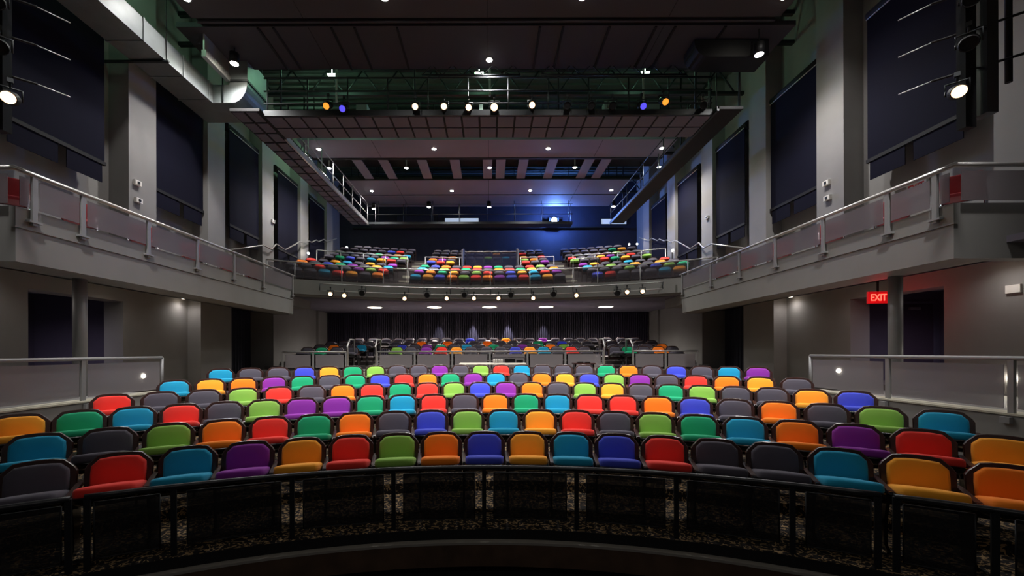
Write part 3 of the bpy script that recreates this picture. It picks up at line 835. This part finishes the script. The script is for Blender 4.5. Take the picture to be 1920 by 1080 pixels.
# ------------------------------------------------------------------ ceiling clouds
HC = E + 8.4
def cloud(name, y0, y1, xw, label, m=M_CLOUD, z=HC, ribs=None):
    t = thing(name, label, 'ceiling panel', (0, 0, 0))
    c = MB(); c.box(-xw, xw, y0, y1, z, z + .12); c.build('board', m, t)
    for q in (-4.6, 0.05, 4.6):
        c = MB(); c.box(q - .008, q + .008, y0 + .01, y1 - .01, z - .003, z + .001); c.build('joint', M_SLOT, t)
    for sx in (-1, 1):
        for yy_ in (y0 + .2, y1 - .2): c = MB(); c.tube([(sx * (xw - .6), yy_, z + .12), (sx * (xw - .6), yy_, ROOF)], .02, 5); c.build('hanger', M_TRUSS, t)
    return t
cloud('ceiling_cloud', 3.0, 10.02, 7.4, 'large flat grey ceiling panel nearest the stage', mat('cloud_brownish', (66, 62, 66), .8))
b = thing('ceiling_slot', 'black double slot track between the two nearest ceiling panels', 'track', (0, 0, 0))
c = MB(); c.box(-7.35, 7.35, 10.02, 10.30, HC + .06, HC + .4); c.build('housing', M_SLOT, b)
c = MB(); c.box(-7.35, 7.35, 10.12, 10.17, HC - .01, HC + .07); c.build('bar', M_CLOUDD, b)
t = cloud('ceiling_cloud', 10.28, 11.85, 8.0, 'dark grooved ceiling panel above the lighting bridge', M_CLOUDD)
for q in (-5.9, -5.5, -4.0, -3.4, -2.3, 1.4, 2.0, 3.2, 4.4, 4.9, 6.2):
    c = MB(); c.box(q - .03, q + .03, 10.3, 11.84, HC - .03, HC); c.build('groove_strip', M_SLOT, t)
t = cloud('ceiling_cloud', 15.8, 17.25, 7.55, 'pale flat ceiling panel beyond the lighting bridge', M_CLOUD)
t = thing('slatted_ceiling', 'ceiling bay of pale broad straps over a dark void', 'ceiling panel', (0, 0, 0))
for xs_ in (-5.75, -4.6, -2.9, -1.45, .0, .6, 1.6, 2.9, 4.5, 5.25):
    c = MB(); c.box(xs_ - .21, xs_ + .21, 17.4, 19.45, HC + .02, HC + .06); c.build('strap', M_CLOUD, t)
c = MB(); c.box(-7.6, 7.6, 17.26, 17.42, HC - .02, HC + .1); c.box(-7.6, 7.6, 19.40, 19.5, HC - .02, HC + .1); c.build('edge_beam', M_SLOT, t)
c = MB(); c.box(-8.0, 8.0, 17.4, 19.4, HC + .6, HC + .65); c.build('dark_void_sheet', M_SLOT, t)  # black sheet put in for the dark roof void above the straps
t = cloud('ceiling_cloud', 19.52, 21.3, 7.0, 'flat ceiling panel over the middle of the balcony', M_CLOUD)
b = MB(); b.box(-7, 7, 21.31, 21.42, HC + .02, HC + .2); tag(b.build('ceiling_joint_beam', M_SLOT), 'thin black beam between the two farthest ceiling panels', 'beam')
t = cloud('ceiling_cloud', 21.44, 23.1, 7.0, 'flat ceiling panel farthest from the stage', M_CLOUD)

# downlights
def downlight(x, y, z, label, energy, group, size=2.3, pend=False, stem=0):
    t = thing('downlight', label, 'ceiling light', (x, y, z), 0, group)
    c = MB()
    if pend: c.lathe([(.12, .28), (.12, .0), (.105, 0), (.105, .03)], 14); c.tube([(0, 0, .29), (0, 0, HC - z)], .015, 5)
    else: c.lathe([(.085, -.008), (.115, -.008), (.12, 0), (.12, .005)], 16)
    if stem: c.tube([(0, 0, 0), (0, 0, stem)], .03, 6)
    c.build('housing' if pend else 'trim_ring', M_BODY if pend else M_POST, t)
    c = MB(); c.lathe([(.05, -.022), (.085, -.012), (.085, -.006)] if not pend else [(.05, -.012), (.1, -.006), (.1, .0)], 16); c.build('lens', M_LWHITE, t)
    spot((x, y, z - .06), energy, size)
    return t
EN = 190
for i_, x_ in enumerate((-5.5, -3.3, -1.1, 1.1, 3.3, 5.5)):  # row of lamps added out of view to light the seat fronts
    t = thing('downlight', 'added unseen white downlight above the front stalls rows, %s' % place(i_, 6), 'ceiling light', (x_, 4.2, HC), 0, 'ceiling downlights')
    c = MB(); c.lathe([(.085, -.008), (.115, -.008), (.12, 0), (.12, .005)], 16); c.build('trim_ring', M_POST, t)
    c = MB(); c.lathe([(.05, -.022), (.085, -.012), (.085, -.006)], 16); c.build('lens', M_LWHITE, t)
    spot((x_, 4.2, HC - .08), 860, 1.0, 1, rot=(math.radians(28.5), 0, 0), radius=.2)
dl = [('nearest ceiling panel', 9.45, HC, [-7.1, -2.4, 2.3, 7.1], EN * .6),
      ('pale ceiling panel beyond the bridge', 16.5, HC, [X(599, 16.5), X(815, 16.5), X(1029, 16.5), X(1242, 16.5)], EN * 1.6),
      ('strapped ceiling bay', 18.2, HC + .0, [X(618, 18.2), X(763, 18.2), X(919, 18.2), X(1079, 18.2), X(1237, 18.2)], EN * 1.5),
      ('ceiling panel over the balcony', 20.8, HC, [X(698, 20.8), X(848, 20.8), X(995, 20.8), X(1147, 20.8)], EN * 1.1)]
for nm, y, z, xs, en in dl:
    for i, x in enumerate(xs):
        downlight(x, y, z, 'small round white downlight in the %s, %s' % (nm, place(i, len(xs))), en, 'ceiling downlights', stem=.6 if 'strapped' in nm else 0)
for i, (u, v, y, z) in enumerate([(441, 118, 11.0, None), (919, 112, 11.47, None), (1425, 104, 10.4, None)]):
    downlight(X(u, y), y, HC if i == 1 else Z(v, y), 'bright round downlight above the lighting bridge, %s of three' % ['left', 'middle', 'right'][i], EN * (1.2 if i == 1 else 1.2), 'downlights above the bridge', size=2.4, pend=(i != 1))
for i, (u, v) in enumerate([(702, 391), (805, 388), (918, 388), (1151, 388)]):
    y = 22.3; downlight(X(u, y), y, Z(v, y), 'small black cylinder light hanging near the back wall, %s' % place(i, 4), EN * .35, 'hanging cylinder lights', pend=True)

# ------------------------------------------------------------------ lighting bridge (catwalk across)
ZB = E + 6.9
def tiles(c, x0, x1, y0, y1, z, nx, ny, gap=.03):
    for i in range(nx):
        for j in range(ny):
            c.box(x0 + (x1 - x0) * i / nx + gap, x0 + (x1 - x0) * (i + 1) / nx - gap, y0 + (y1 - y0) * j / ny + gap, y0 + (y1 - y0) * (j + 1) / ny - gap, z - .02, z)
t = thing('lighting_bridge', 'wide catwalk with tiled underside and pipe railings spanning the hall', 'catwalk', (0, 0, 0))
c = MB(); c.box(-6.5, 6.6, 11.66, 12.85, ZB, ZB + .10); c.build('deck', M_SLOT, t)
c = MB(); tiles(c, -6.5, 6.6, 11.66, 12.85, ZB, 25, 2); c.build('underside_tiles', mat('catwalk_tiles', (98, 94, 106), .75), t)
c = MB(); c.box(-6.5, 6.6, 11.60, 11.66, ZB - .02, ZB + .14); c.build('toe_board', M_TRUSS, t)
for yy in (11.64, 12.85):
    for zz in (.35, .72, 1.1):
        c = MB(); c.tube([(-6.5, yy, ZB + zz), (6.6, yy, ZB + zz)], .022, 6); c.build('rail', M_TRUSS, t)
    for i in range(12):
        xx = -6.4 + i * 12.9 / 11; c = MB(); c.tube([(xx, yy, ZB), (xx, yy, ZB + 1.1)], .02, 6); c.build('post', M_TRUSS, t)
for xx in (-6.3, -2.2, 2.2, 6.4):
    c = MB(); c.tube([(xx, 12.2, ZB + .1), (xx, 12.2, ROOF)], .03, 6); c.build('hanger', M_TRUSS, t)
c = MB()
for x0_, x1_ in ((-1.9, 1.0), (1.6, 5.9)):
    z0 = ZB + 1.25; c.tube([(x0_, 11.75, z0), (x1_, 11.75, z0)], .03, 6); c.tube([(x0_, 11.75, z0 + .3), (x1_, 11.75, z0 + .3)], .03, 6)
    q = x0_
    while q < x1_ - .3: c.tube([(q, 11.75, z0), (q + .3, 11.75, z0 + .3), (q + .6 if q + .6 < x1_ else x1_, 11.75, z0)], .015, 5); q += .6
c.build('upper_truss', M_TRUSS, t)
cl = [(780, 201), (834, 201), (880, 203), (928, 203), (999, 199)]
for i, (u, v) in enumerate(cl):
    y = 11.38; fixture((X(u, y), y, Z(v, y)), AIM, M_LWARM, 'bright warm spotlight on the lighting bridge, %s of five' % place(i, 5), 1.25 if i == 3 else 1.05, .34, 'lit spotlights on the lighting bridge', hang=True)
for u, v, L, lab in ((616, 197, M_LAMB, 'spotlight with a glowing amber lens at the left of the bridge'), (646, 202, M_LPURP, 'spotlight with a violet lens at the left of the bridge'),
                     (1205, 199, M_LPURP, 'spotlight with a violet lens at the right of the bridge'), (1246, 191, M_LAMB, 'spotlight with a glowing amber lens at the right of the bridge')):
    y = 11.42; fixture((X(u, y), y, Z(v, y)), (X(u, y) * .6, 0, 1), L, lab, 1.1, .34, 'coloured spotlights on the bridge')
for i, u in enumerate((1065, 1110, 1150, 1320)):
    y = 11.42; fixture((X(u, y), y, Z(200, y)), AIM, None, 'unlit black spotlight on the right half of the bridge, %s' % place(i, 4), 1.1, .34, 'unlit spotlights on the bridge')
for i, (u0, u1, v0, v1) in enumerate([(669, 689, 193, 213), (1214, 1238, 191, 211), (900, 907, 195, 208), (1135, 1156, 190, 210)]):
    y = 12.45; c = MB(); c.box(X(u0, y), X(u1, y), y, y + .3, ZB + .1, Z(v0, y))
    tag(c.build('equipment_cabinet', mat('pale_green_cabinet', (150, 185, 165), .5)), 'pale equipment cabinet standing on the lighting bridge, %s' % place(i, 4), 'cabinet', 'cabinets on the lighting bridge')

# side catwalk on the left, rear bridge
t = thing('side_catwalk', 'long narrow catwalk with slatted underside along the left wall', 'catwalk', (0, 0, 0))
c = MB(); c.box(-7.35, -6.5, 11.4, 21.6, ZB, ZB + .08); c.build('deck', M_SLOT, t)
c = MB(); tiles(c, -7.35, -6.55, 11.4, 21.6, ZB, 2, 18, .045); c.build('underside_tiles', MATS['catwalk_tiles'], t)
c = MB(); c.box(-6.55, -6.48, 12.9, 21.6, ZB - .03, ZB + .14); c.build('edge_channel', M_STEEL, t)
for xx in (-7.35, -6.5):
    for zz in (.55, 1.1):
        c = MB(); c.tube([(xx, 12.9, ZB + zz), (xx, 21.6, ZB + zz)], .02, 6); c.build('rail', M_POST if xx > -7 else M_TRUSS, t)
    for i in range(8):
        yy = 13.3 + i * 8.2 / 7; c = MB(); c.tube([(xx, yy, ZB), (xx, yy, ZB + 1.1)], .022, 6); c.build('post', M_POST if xx > -7 else M_TRUSS, t)
for yy in (13, 16, 19, 21.5): c = MB(); c.tube([(-7.35, yy, ZB), (-7.35, yy, ROOF)], .03, 5); c.build('hanger', M_TRUSS, t)
t = thing('rear_bridge', 'thin walkway with pipe railing in front of the control booth', 'catwalk', (0, 0, 0))
c = MB(); c.box(-6.5, 4.6, 21.6, 22.3, ZB + .02, ZB + .14); c.build('deck', M_TRUSS, t)
for zz in (.55, 1.1):
    c = MB(); c.tube([(-6.5, 21.62, ZB + zz), (4.6, 21.62, ZB + zz)], .018, 6); c.build('rail', M_TRUSS, t)
for i in range(8):
    xx = -6.1 + i * 10.6 / 7; c = MB(); c.tube([(xx, 21.62, ZB), (xx, 21.62, ZB + 1.1)], .018, 6); c.build('post', M_POST if i == 0 else M_TRUSS, t)
    c = MB(); c.tube([(xx, 22.25, ZB + .1), (xx, 22.25, ROOF)], .018, 5); c.build('hanger', M_TRUSS, t)
t = thing('side_catwalk', 'dark ledge catwalk with cable along the right wall', 'catwalk', (0, 0, 0))
c = MB(); c.box(6.62, 7.35, 11.4, 21.6, ZB + .02, ZB + .1); c.build('deck', M_SLOT, t)
c = MB(); c.box(6.6, 6.66, 11.4, 21.6, ZB - .03, ZB + .1); c.build('edge_channel', M_TRUSS, t)
for zz in (.55, 1.1):
    c = MB(); c.tube([(6.64, 11.7, ZB + zz), (6.64, 21.6, ZB + zz)], .02, 6); c.build('rail', M_TRUSS, t)
for yy in (11.5, 13, 15, 17, 19, 21.5):
    c = MB(); c.tube([(7.3, yy, ZB), (7.3, yy, ROOF)], .03, 5); c.build('hanger', M_TRUSS, t)
    c = MB(); c.tube([(6.64, yy, ZB), (6.64, yy, ZB + 1.1)], .02, 5); c.build('post', M_TRUSS, t)

# booth windows and projector on the back wall
for nm, u0, u1, v0, v1, lab in ((1, 835, 898, 409, 424, ''), (2, 1128, 1175, 411, 421, ''), (3, 745, 820, 403, 424, '')):
    y = 25.17; b = MB(); b.box(X(u0, y), X(u1, y), y, y + .02, Z(v1, y), Z(v0, y))
    st(b.build('window_%d' % nm, M_BOOTH if nm < 3 else M_NAVY))
    f_ = MB(); x0, x1, z0, z1 = X(u0, y), X(u1, y), Z(v1, y), Z(v0, y)
    for a in ((x0 - .05, x0, z0 - .05, z1 + .05), (x1, x1 + .05, z0 - .05, z1 + .05), (x0, x1, z0 - .05, z0), (x0, x1, z1, z1 + .05)): f_.box(a[0], a[1], y - .03, y + .02, a[2], a[3])
    st(f_.build('trim_%d' % (30 + nm), M_BLACK))
b = MB(); b.box(-8.5, 8.5, 24.95, 25.2, Z(428, 25), Z(425.5, 25)); st(b.build('trim_25', M_TRUSS))
y = 24.6; loc = (X(1039, y), y, Z(415, y))
t = thing('projector', 'projector shining a brilliant blue white beam from the back wall', 'projector', loc)
c = MB(); c.box(-.3, .3, -.1, .55, -.18, .18); c.build('case', M_BODY, t)
c = MB(); c.lathe([(.19, -.1), (.19, -.2), (.17, -.2)], 16, axis='y'); c.build('lens_barrel', M_BODY, t)
c = MB(); c.lathe([(.17, -.2), (.15, -.215), (.06, -.22)], 16, axis='y'); c.build('lens', M_LBLUE, t)
c = MB(); c.box(-.25, .25, .1, .6, -.30, -.18); c.build('shelf', M_TRUSS, t)
point((loc[0], y - .6, loc[2]), 260, (.12, .28, 1), .1)  # blue light added to tint the wall like lens flare

# ------------------------------------------------------------------ acoustic roller screens
ZT, ZBm = E + 7.8, E + 4.48
for s, nm in ((-1, 'left'), (1, 'right')):
    for i, (ya, yb) in enumerate(((7.5, 9.42), (10.85, 12.66), (13.95, 15.7), (17.15, 18.9), (20.2, 21.95))):
        t = thing('roller_screen', 'dark navy fabric panel hanging on the %s wall, %s' % (nm, ['nearest the stage', 'second from the stage', 'third from the stage', 'fourth from the stage', 'farthest from the stage'][i]), 'wall panel', (0, 0, 0), group='hanging navy wall panels')
        xs = 9.02
        c = MB(); c.box(s * xs, s * (xs + .02), ya, yb, ZBm, ZT); c.build('cloth', M_SCREEN, t)
        c = MB(); c.box(s * (xs - .02), s * (xs + .05), ya - .02, yb + .02, ZBm - .06, ZBm + .02); c.build('bottom_bar', M_BLACK, t)
        c = MB(); c.tube([(s * (xs - .02), ya, ZT), (s * (xs - .02), yb, ZT)], .014, 6); c.build('edge_glint', M_BAR, t)  # bright rod stands for light caught along the roller tube
        c = MB(); c.tube([(s * (xs + .12), ya - .05, ZT + .12), (s * (xs + .12), yb + .05, ZT + .12)], .13, 10); c.box(s * (xs + .1), s * 9.4, ya, ya + .08, ZT, ZT + .25); c.box(s * (xs + .1), s * 9.4, yb - .08, yb, ZT, ZT + .25); c.build('roller', M_BLACK, t)
        g = (yb - ya)
        for a, d in ((.01, .47), (.56, .97)):
            c = MB(); c.box(s * xs, s * (xs + .015), ya + g * a, ya + g * d, ZBm - .48, ZBm - .06); c.build('flap', M_SCREEN, t)

# wall boxes
n_ = 0
for u, v, Y_, lab in ((1553, 345, None, 'upper small white box on the nearest right column'), (1555, 373, None, 'lower small white box on the nearest right column'),
                  (256, 341, None, 'upper small white box on the nearest left column'), (258, 374, None, 'lower small white box on the nearest left column'),
                  (1328, 409, None, 'small white box on the third right column'), (511, 414, None, 'small white box on the third left column')):
    s = 1 if u > 918 else -1; xw = s * XC; y = (xw - CX) * F / (u - 918)
    t = thing('wall_box', lab, 'wall fixture', (xw, y, Z(v, y)), group='white boxes on the columns')
    c = MB(); c.box(-s * .07, 0, -.09, .09, -.06, .06); c.build('case', M_WHITE, t)
    c = MB(); c.box(-s * .085, -s * .07, -.03, .03, -.03, .03); c.build('lens', M_TRUSS, t)
for u, v in ((1268, 447), (1190, 0)):
    pass
# zigzag stair handrails on the side walls of the balcony
pr = [(1403, 468), (1337, 459), (1322, 466.7), (1313, 457), (1297, 468), (1270, 452.6), (1260, 455.6), (1252, 451.4), (1248, 453.8), (1239, 449.6), (1235, 452.6), (1224.6, 448), (1219.8, 452), (1201, 446.6)]
for s, nm in ((1, 'right'), (-1, 'left')):
    t = thing('wall_handrail', 'zigzag silver stair handrail fixed to the %s wall of the balcony' % nm, 'handrail', (0, 0, 0))
    pts = []
    for u, v in pr:
        y = (8.78) * F / (u - 918); pts.append((s * 8.8, y, Z(v - .001 * (u - 918), y)))
    c = MB(); c.tube(pts, .026, 8); c.build('rail', M_STEEL, t)
    c = MB()
    for q in (0, 3, 6, 9, 12): c.tube([pts[q], (s * 8.98, pts[q][1], pts[q][2] - .05)], .012, 5)
    c.build('bracket', M_STEEL, t)

# ------------------------------------------------------------------ ducts
def duct(s, label, m, elbow=True):
    t = thing('air_duct', label, 'duct', (0, 0, 0))
    x0, x1 = s * 7.9, s * 8.75; z0, z1 = E + 7.2, E + 7.72
    c = MB(); c.box(x0, x1, 4.6, 11.5, z0, z1); c.build('run', m, t)
    for y in (5.2, 6.5, 7.9, 9.2, 10.4, 11.35): c = MB(); c.box(s * 7.88, s * 8.77, y - .02, y + .02, z0 - .02, z1 + .02); c.build('flange', m, t)
    # elbow turning inwards and up
    out = [(s * 8.75, z1), (s * 8.75, z0), (s * 7.35, z0)]
    for q in range(1, 9):
        a = q * PI / 16; out.append((s * (7.35 - .45 * math.sin(a)), z0 + .62 * (1 - math.cos(a))))
    out += [(s * 6.9, z0 + 1.35), (s * 7.42, z0 + 1.35), (s * 7.42, z1)]
    if elbow: c = MB(); c.prism(out, 11.5, 12.5); c.build('elbow', m, t)
    if elbow: c = MB(); c.box(s * 6.87, s * 7.45, 11.47, 12.53, z0 + .60, z0 + .66); c.tube([(s * 7.6, 11.48, z0), (s * 7.6, 11.48, z1 + .3)], .02, 5); c.build('seam', M_TRUSS if s < 0 else m, t)
    for y in (5.2, 7.5, 9.8):
        c = MB(); c.tube([(s * 7.86, y, z0 - .02), (s * 7.86, y, ROOF)], .012, 4); c.box(s * 7.8, s * 9.4, y - .03, y + .03, z0 - .06, z0 - .02); c.build('hanger', M_TRUSS, t)
duct(-1, 'galvanised rectangular air duct with a curved elbow high on the left', M_DUCT)
c = MB(); out = [(7.6, HC - .04), (7.6, HC - .5)]
for q in range(0, 9):
    a = q * PI / 16; out.append((6.0 - .4 * math.sin(a), HC - .5 + .4 * (1 - math.cos(a))))
out.append((5.6, HC - .04)); c.prism(out, 10.7, 11.3)
tag(c.build('cross_duct', mat('unlit_duct', (16, 16, 22), .5)), 'unlit round ended cross duct under the ceiling at right', 'duct')  # near-black colour stands for a duct left in shade
t = thing('steel_beam', 'short pale steel beam beside the duct elbow', 'beam', (0, 0, 0))
c = MB(); c.box(-7.5, -7.38, 10.5, 11.5, E + 7.8, E + 7.98); c.build('flange', M_STEEL, t)
c = MB(); c.box(-7.46, -7.42, 10.5, 11.5, E + 7.98, HC); c.build('web', M_STEEL, t)

# ------------------------------------------------------------------ side booms with lamps near the stage
for s, nm in ((-1, 'left'), (1, 'right')):
    t = thing('lighting_boom', 'tall black lighting boom with cross pipes at the %s edge' % nm, 'lighting rig', (0, 0, 0))
    Yb = 6.0
    c = MB(); c.box(s * 7.18, s * 7.34, Yb - .06, Yb + .06, 5.2, 11); c.build('upright', M_BODY, t)
    c = MB(); c.tube([(s * 7.9, Yb, 5.9), (s * 7.9, Yb, 11)], .04, 8); c.build('upright', M_BODY, t)
    for zz in (6.15, 6.75, 7.35):
        c = MB(); c.tube([(s * 6.95, Yb + .2, zz - .1), (s * 7.7, Yb - .1, zz + .02), (s * 8.6, Yb - .7, zz + .1)], .018, 6); c.build('cross_pipe', M_BODY, t)
        c = MB(); c.tube([(s * 6.7, Yb + .45, zz - .14), (s * 6.95, Yb + .2, zz - .1)], .008, 6); c.build('lit_pipe_end', M_BAR, t)  # bright end pieces stand for light catching the dark pipes
    c = MB(); c.box(s * 7.45, s * 7.62, Yb - .1, Yb + .1, 5.4, 9.0); tag(c.build('line_array_speaker', M_BLK), 'tall black column loudspeaker hanging beside the %s lighting boom' % nm, 'loudspeaker')
    u, v = (1797, 175) if s > 0 else (20, 181)
    fixture((X(u, 5.7), 5.7, Z(v, 5.7)), (0, -1, 1.5), M_LWARM, 'bright warm spotlight on the %s lighting boom' % nm, 1.0, .3, 'boom spotlights')
    for i, (zz, xx) in enumerate(((6.3, 7.0), (6.95, 7.05), (7.3, 7.3))):
        fixture((s * xx, 5.75, zz), (0, 0, 1.5), None, 'unlit black spotlight on the %s boom, %s' % (nm, ['lowest', 'middle', 'highest'][i]), 1.1, .3, 'unlit boom spotlights')

# ------------------------------------------------------------------ door, exit sign, curtains
Yd = 10.985
d = MB(); d.box(X(1686, Yd), X(1746, Yd), Yd - .04, Yd, 1.05, 3.15); st(d.build('door_1', mat('door_paint', (70, 58, 74), .5)))
d = MB(); x0, x1 = X(1686, Yd), X(1746, Yd)
for a in ((x0 - .06, x0, 1.05, 3.21), (x1, x1 + .06, 1.05, 3.21), (x0, x1, 3.15, 3.21)): d.box(a[0], a[1], Yd - .06, Yd + .01, a[2], a[3])
st(d.build('trim_26', M_WALLD))
d = MB(); d.box(x0 + .2, x0 + .5, Yd - .1, Yd - .04, 2.98, 3.05); tag(d.build('door_closer', M_POST), 'small metal door closer at the top of the dark door', 'door closer')
Ye = 9.0; xe0, xe1, ze0, ze1 = X(1629, Ye), X(1664, Ye), Z(571, Ye), Z(549, Ye)
t = thing('exit_sign', 'glowing red exit sign hanging under the right side balcony', 'exit sign', ((xe0 + xe1) / 2, Ye, (ze0 + ze1) / 2), -.12)
W_, H_ = (xe1 - xe0) / 2, (ze1 - ze0) / 2
c = MB(); c.box(-W_, W_, -.02, .03, -H_, H_); c.build('housing', M_EXITBG, t)
c = MB(); c.box(-.02, .02, 0, .02, H_, 3.5 - (ze0 + ze1) / 2); c.build('bracket', M_BODY, t)
tx = bpy.data.curves.new('exit_text', 'FONT'); tx.body = 'EXIT'; tx.size = H_ * 1.55; tx.align_x = 'CENTER'; tx.align_y = 'CENTER'; tx.extrude = .004; tx.offset = .003
to = bpy.data.objects.new('exit_text', tx); COL.objects.link(to)
dg = bpy.context.evaluated_depsgraph_get(); me = bpy.data.meshes.new_from_object(to.evaluated_get(dg)); bpy.data.objects.remove(to)
me.materials.clear(); me.materials.append(M_LEXIT)
vx = [v_.co.x for v_ in me.vertices]; vy = [v_.co.y for v_ in me.vertices]
sx_, sy_ = W_ * 1.5 / (max(vx) - min(vx)), H_ * 1.15 / (max(vy) - min(vy)); mx_, my_ = (max(vx) + min(vx)) / 2, (max(vy) + min(vy)) / 2
for v_ in me.vertices: v_.co.x = (v_.co.x - mx_) * sx_; v_.co.y = (v_.co.y - my_) * sy_
lo = bpy.data.objects.new('letters', me); COL.objects.link(lo); lo.parent = t; lo.location = (0, -.026, 0); lo.rotation_euler = (PI / 2, 0, 0)
point((X(1650, 8.8), 8.75, ze0 - .1), 1.6, (1, .03, .05), .15)
# second exit sign on the right balcony wall, partly hidden by the railing
t = thing('exit_sign', 'small white exit sign with red letters on the right balcony wall behind the rail', 'exit sign', (9.37, 8.65, Z(348, 8.5)), -PI / 2)
c = MB(); c.box(-.2, .2, -.03, .03, -.16, .16); c.build('housing', M_WHITE, t)
me2 = me.copy(); me2.materials.clear(); me2.materials.append(mat('red_letter_paint', (200, 30, 30), .5)); lo = bpy.data.objects.new('letters', me2); COL.objects.link(lo); lo.parent = t; lo.location = (0, -.033, 0); lo.rotation_euler = (PI / 2, 0, 0)
for s, nm in ((-1, 'left'), (1, 'right')):
    c = MB(); n = 60
    for i in range(n):
        y0_ = 13.9 + i * 2.25 / n; y1_ = 13.9 + (i + 1) * 2.25 / n
        x0_ = s * (9.6 + .03 * math.sin(i * 1.3)); x1_ = s * (9.6 + .03 * math.sin((i + 1) * 1.3))
        o = len(c.v); c.v.extend([(x0_, y0_, .66), (x1_, y1_, .66), (x1_, y1_, 3.5), (x0_, y0_, 3.5), (x0_ + s * .02, y0_, .66), (x1_ + s * .02, y1_, .66), (x1_ + s * .02, y1_, 3.5), (x0_ + s * .02, y0_, 3.5)])
        c.smooth = True; c.face((o, o + 1, o + 2, o + 3)); c.face((o + 4, o + 7, o + 6, o + 5))
    tag(c.build('curtain', M_NAVY), 'dark navy curtain filling the opening between the lower %s columns' % nm, 'curtain')
# wall devices and small lamps
c = MB(); c.box(X(1893, 7.0) , X(1914, 7.0), 6.99, 7.02, Z(552, 7), Z(536, 7))
c.v = [(9.31 - .03 + (0 if q[0] < 9.25 else .0) if False else q[0], q[1], q[2]) for q in c.v]
c = MB(); yv = (9.31 - CX) * F / (1903 - 918); c.box(9.27, 9.31, yv - .1, yv + .1, Z(552, yv), Z(537, yv)); tag(c.build('wall_plate', M_WHITE), 'small pale wall plate on the lower right wall at the frame edge', 'wall plate')
for i, (u, v, lab) in enumerate(((1573, 697, 'small bright step light on the right wall behind the terrace railing'), (1898, 712, 'brightest small step light low on the right terrace wall'), (268, 703, 'small bright step light on the left wall behind the terrace railing'))):
    s = 1 if u > 918 else -1; y = (s * 9.31 - CX) * F / (u - 918)
    if y > 8.1 and y < 10.2: y = 10.4
    c = MB(); c.lathe([(.05, 0), (.05, -s * .03), (.03, -s * .035)], 12, (s * 9.31, y, Z(v, y)), axis='x')
    tag(c.build('step_light', M_LWHITE), lab, 'wall light')
for i, (u, v, lab) in enumerate(((579, 474, 'tiny bright aisle light on the left balcony stairs'), (1261, 471, 'tiny bright aisle light on the right balcony stairs'), (651, 463, 'tiny bright light left of the last balcony rows'), (1180, 459, 'tiny bright light right of the last balcony rows, inner one'), (1195, 458.5, 'tiny bright light right of the last balcony rows, outer one'))):
    s = 1 if u > 918 else -1; y = 19.2 if v > 470 else 23.5
    c = MB(); c.lathe([(.045, 0), (.05, -.03), (.02, -.04)], 10, (X(u, y), y, Z(v, y)), axis='y'); c.cur = 1; c.box(X(u, y) - .015, X(u, y) + .015, y, y + .03, Z(v, y) - .6, Z(v, y))
    tag(c.build('aisle_light', [M_LWHITE, M_BODY]), lab, 'aisle light')
# underside downlights of the side balconies
for s, nm in ((-1, 'left'), (1, 'right')):
    for i, (x, y) in enumerate(((8.9, 7.0), (8.6, 9.6), (9.1, 12.0))):
        c = MB(); c.lathe([(.08, -.02), (.09, -.015), (.09, 0)], 14, (s * x, y, 3.5)); tag(c.build('soffit_light', M_LDISC), 'small ceiling light under the %s side balcony, %s to the stage' % (nm, ['closest', 'second closest', 'farthest'][i]), 'ceiling light', 'lights under the side balconies')
        spot((s * x, y, 3.46), 7, 2.8, 1, (1, .93, .9))
    spot((s * 8.0, 15.0, 3.9), 22, 2.6, 1)
for s in (-1, 1): spot((s * 10.9, 8.6, 3.4), 34, 2.8, 1, (.9, .82, 1))  # unseen lamps added to brighten the alcoves
# green work lights in the roof void
for i, (u, v, y, en) in enumerate(((624, 141, 13.6, 18), (1211, 139, 13.6, 12), (900, 139, 13.8, 7), (395, 250, 18.5, 12), (250, 20, 9.0, 7))):
    x = X(u, y); z = Z(v, y)
    if i == 3: x, z = -8.0, 11.4
    if i == 4: x, z = -8.2, 11.4
    c = MB(); c.tube([(x - .13, y, z), (x + .13, y, z)], .02, 6); c.box(x - .15, x + .15, y - .04, y + .04, z + .02, z + .05); c.tube([(x, y, z + .05), (x, y, ROOF)], .01, 4)
    tag(c.build('work_light', M_LGREEN), 'pale green work light tube in the roof void, %s' % ['left of the bridge', 'right of the bridge', 'over the bridge centre', 'above the left catwalk', 'above the left duct'][i], 'work light', 'work lights in the roof void')
    point((x, y, z - .15), en, (.45, 1, .62), .2)
for i, (u, v0, v1) in enumerate(((632, 152, 193), (1208, 151, 190), (920, 150, 180))):
    y = 13.2; c = MB(); c.tube([(X(u, y), y, Z(v1, y)), (X(u, y), y, ROOF)], .035, 8)
    tag(c.build('roof_post', mat('pale_post', (190, 205, 195), .5)), 'pale vertical post behind the lighting bridge, %s' % ['left one', 'right one', 'centre one'][i], 'post', 'pale posts behind the bridge')
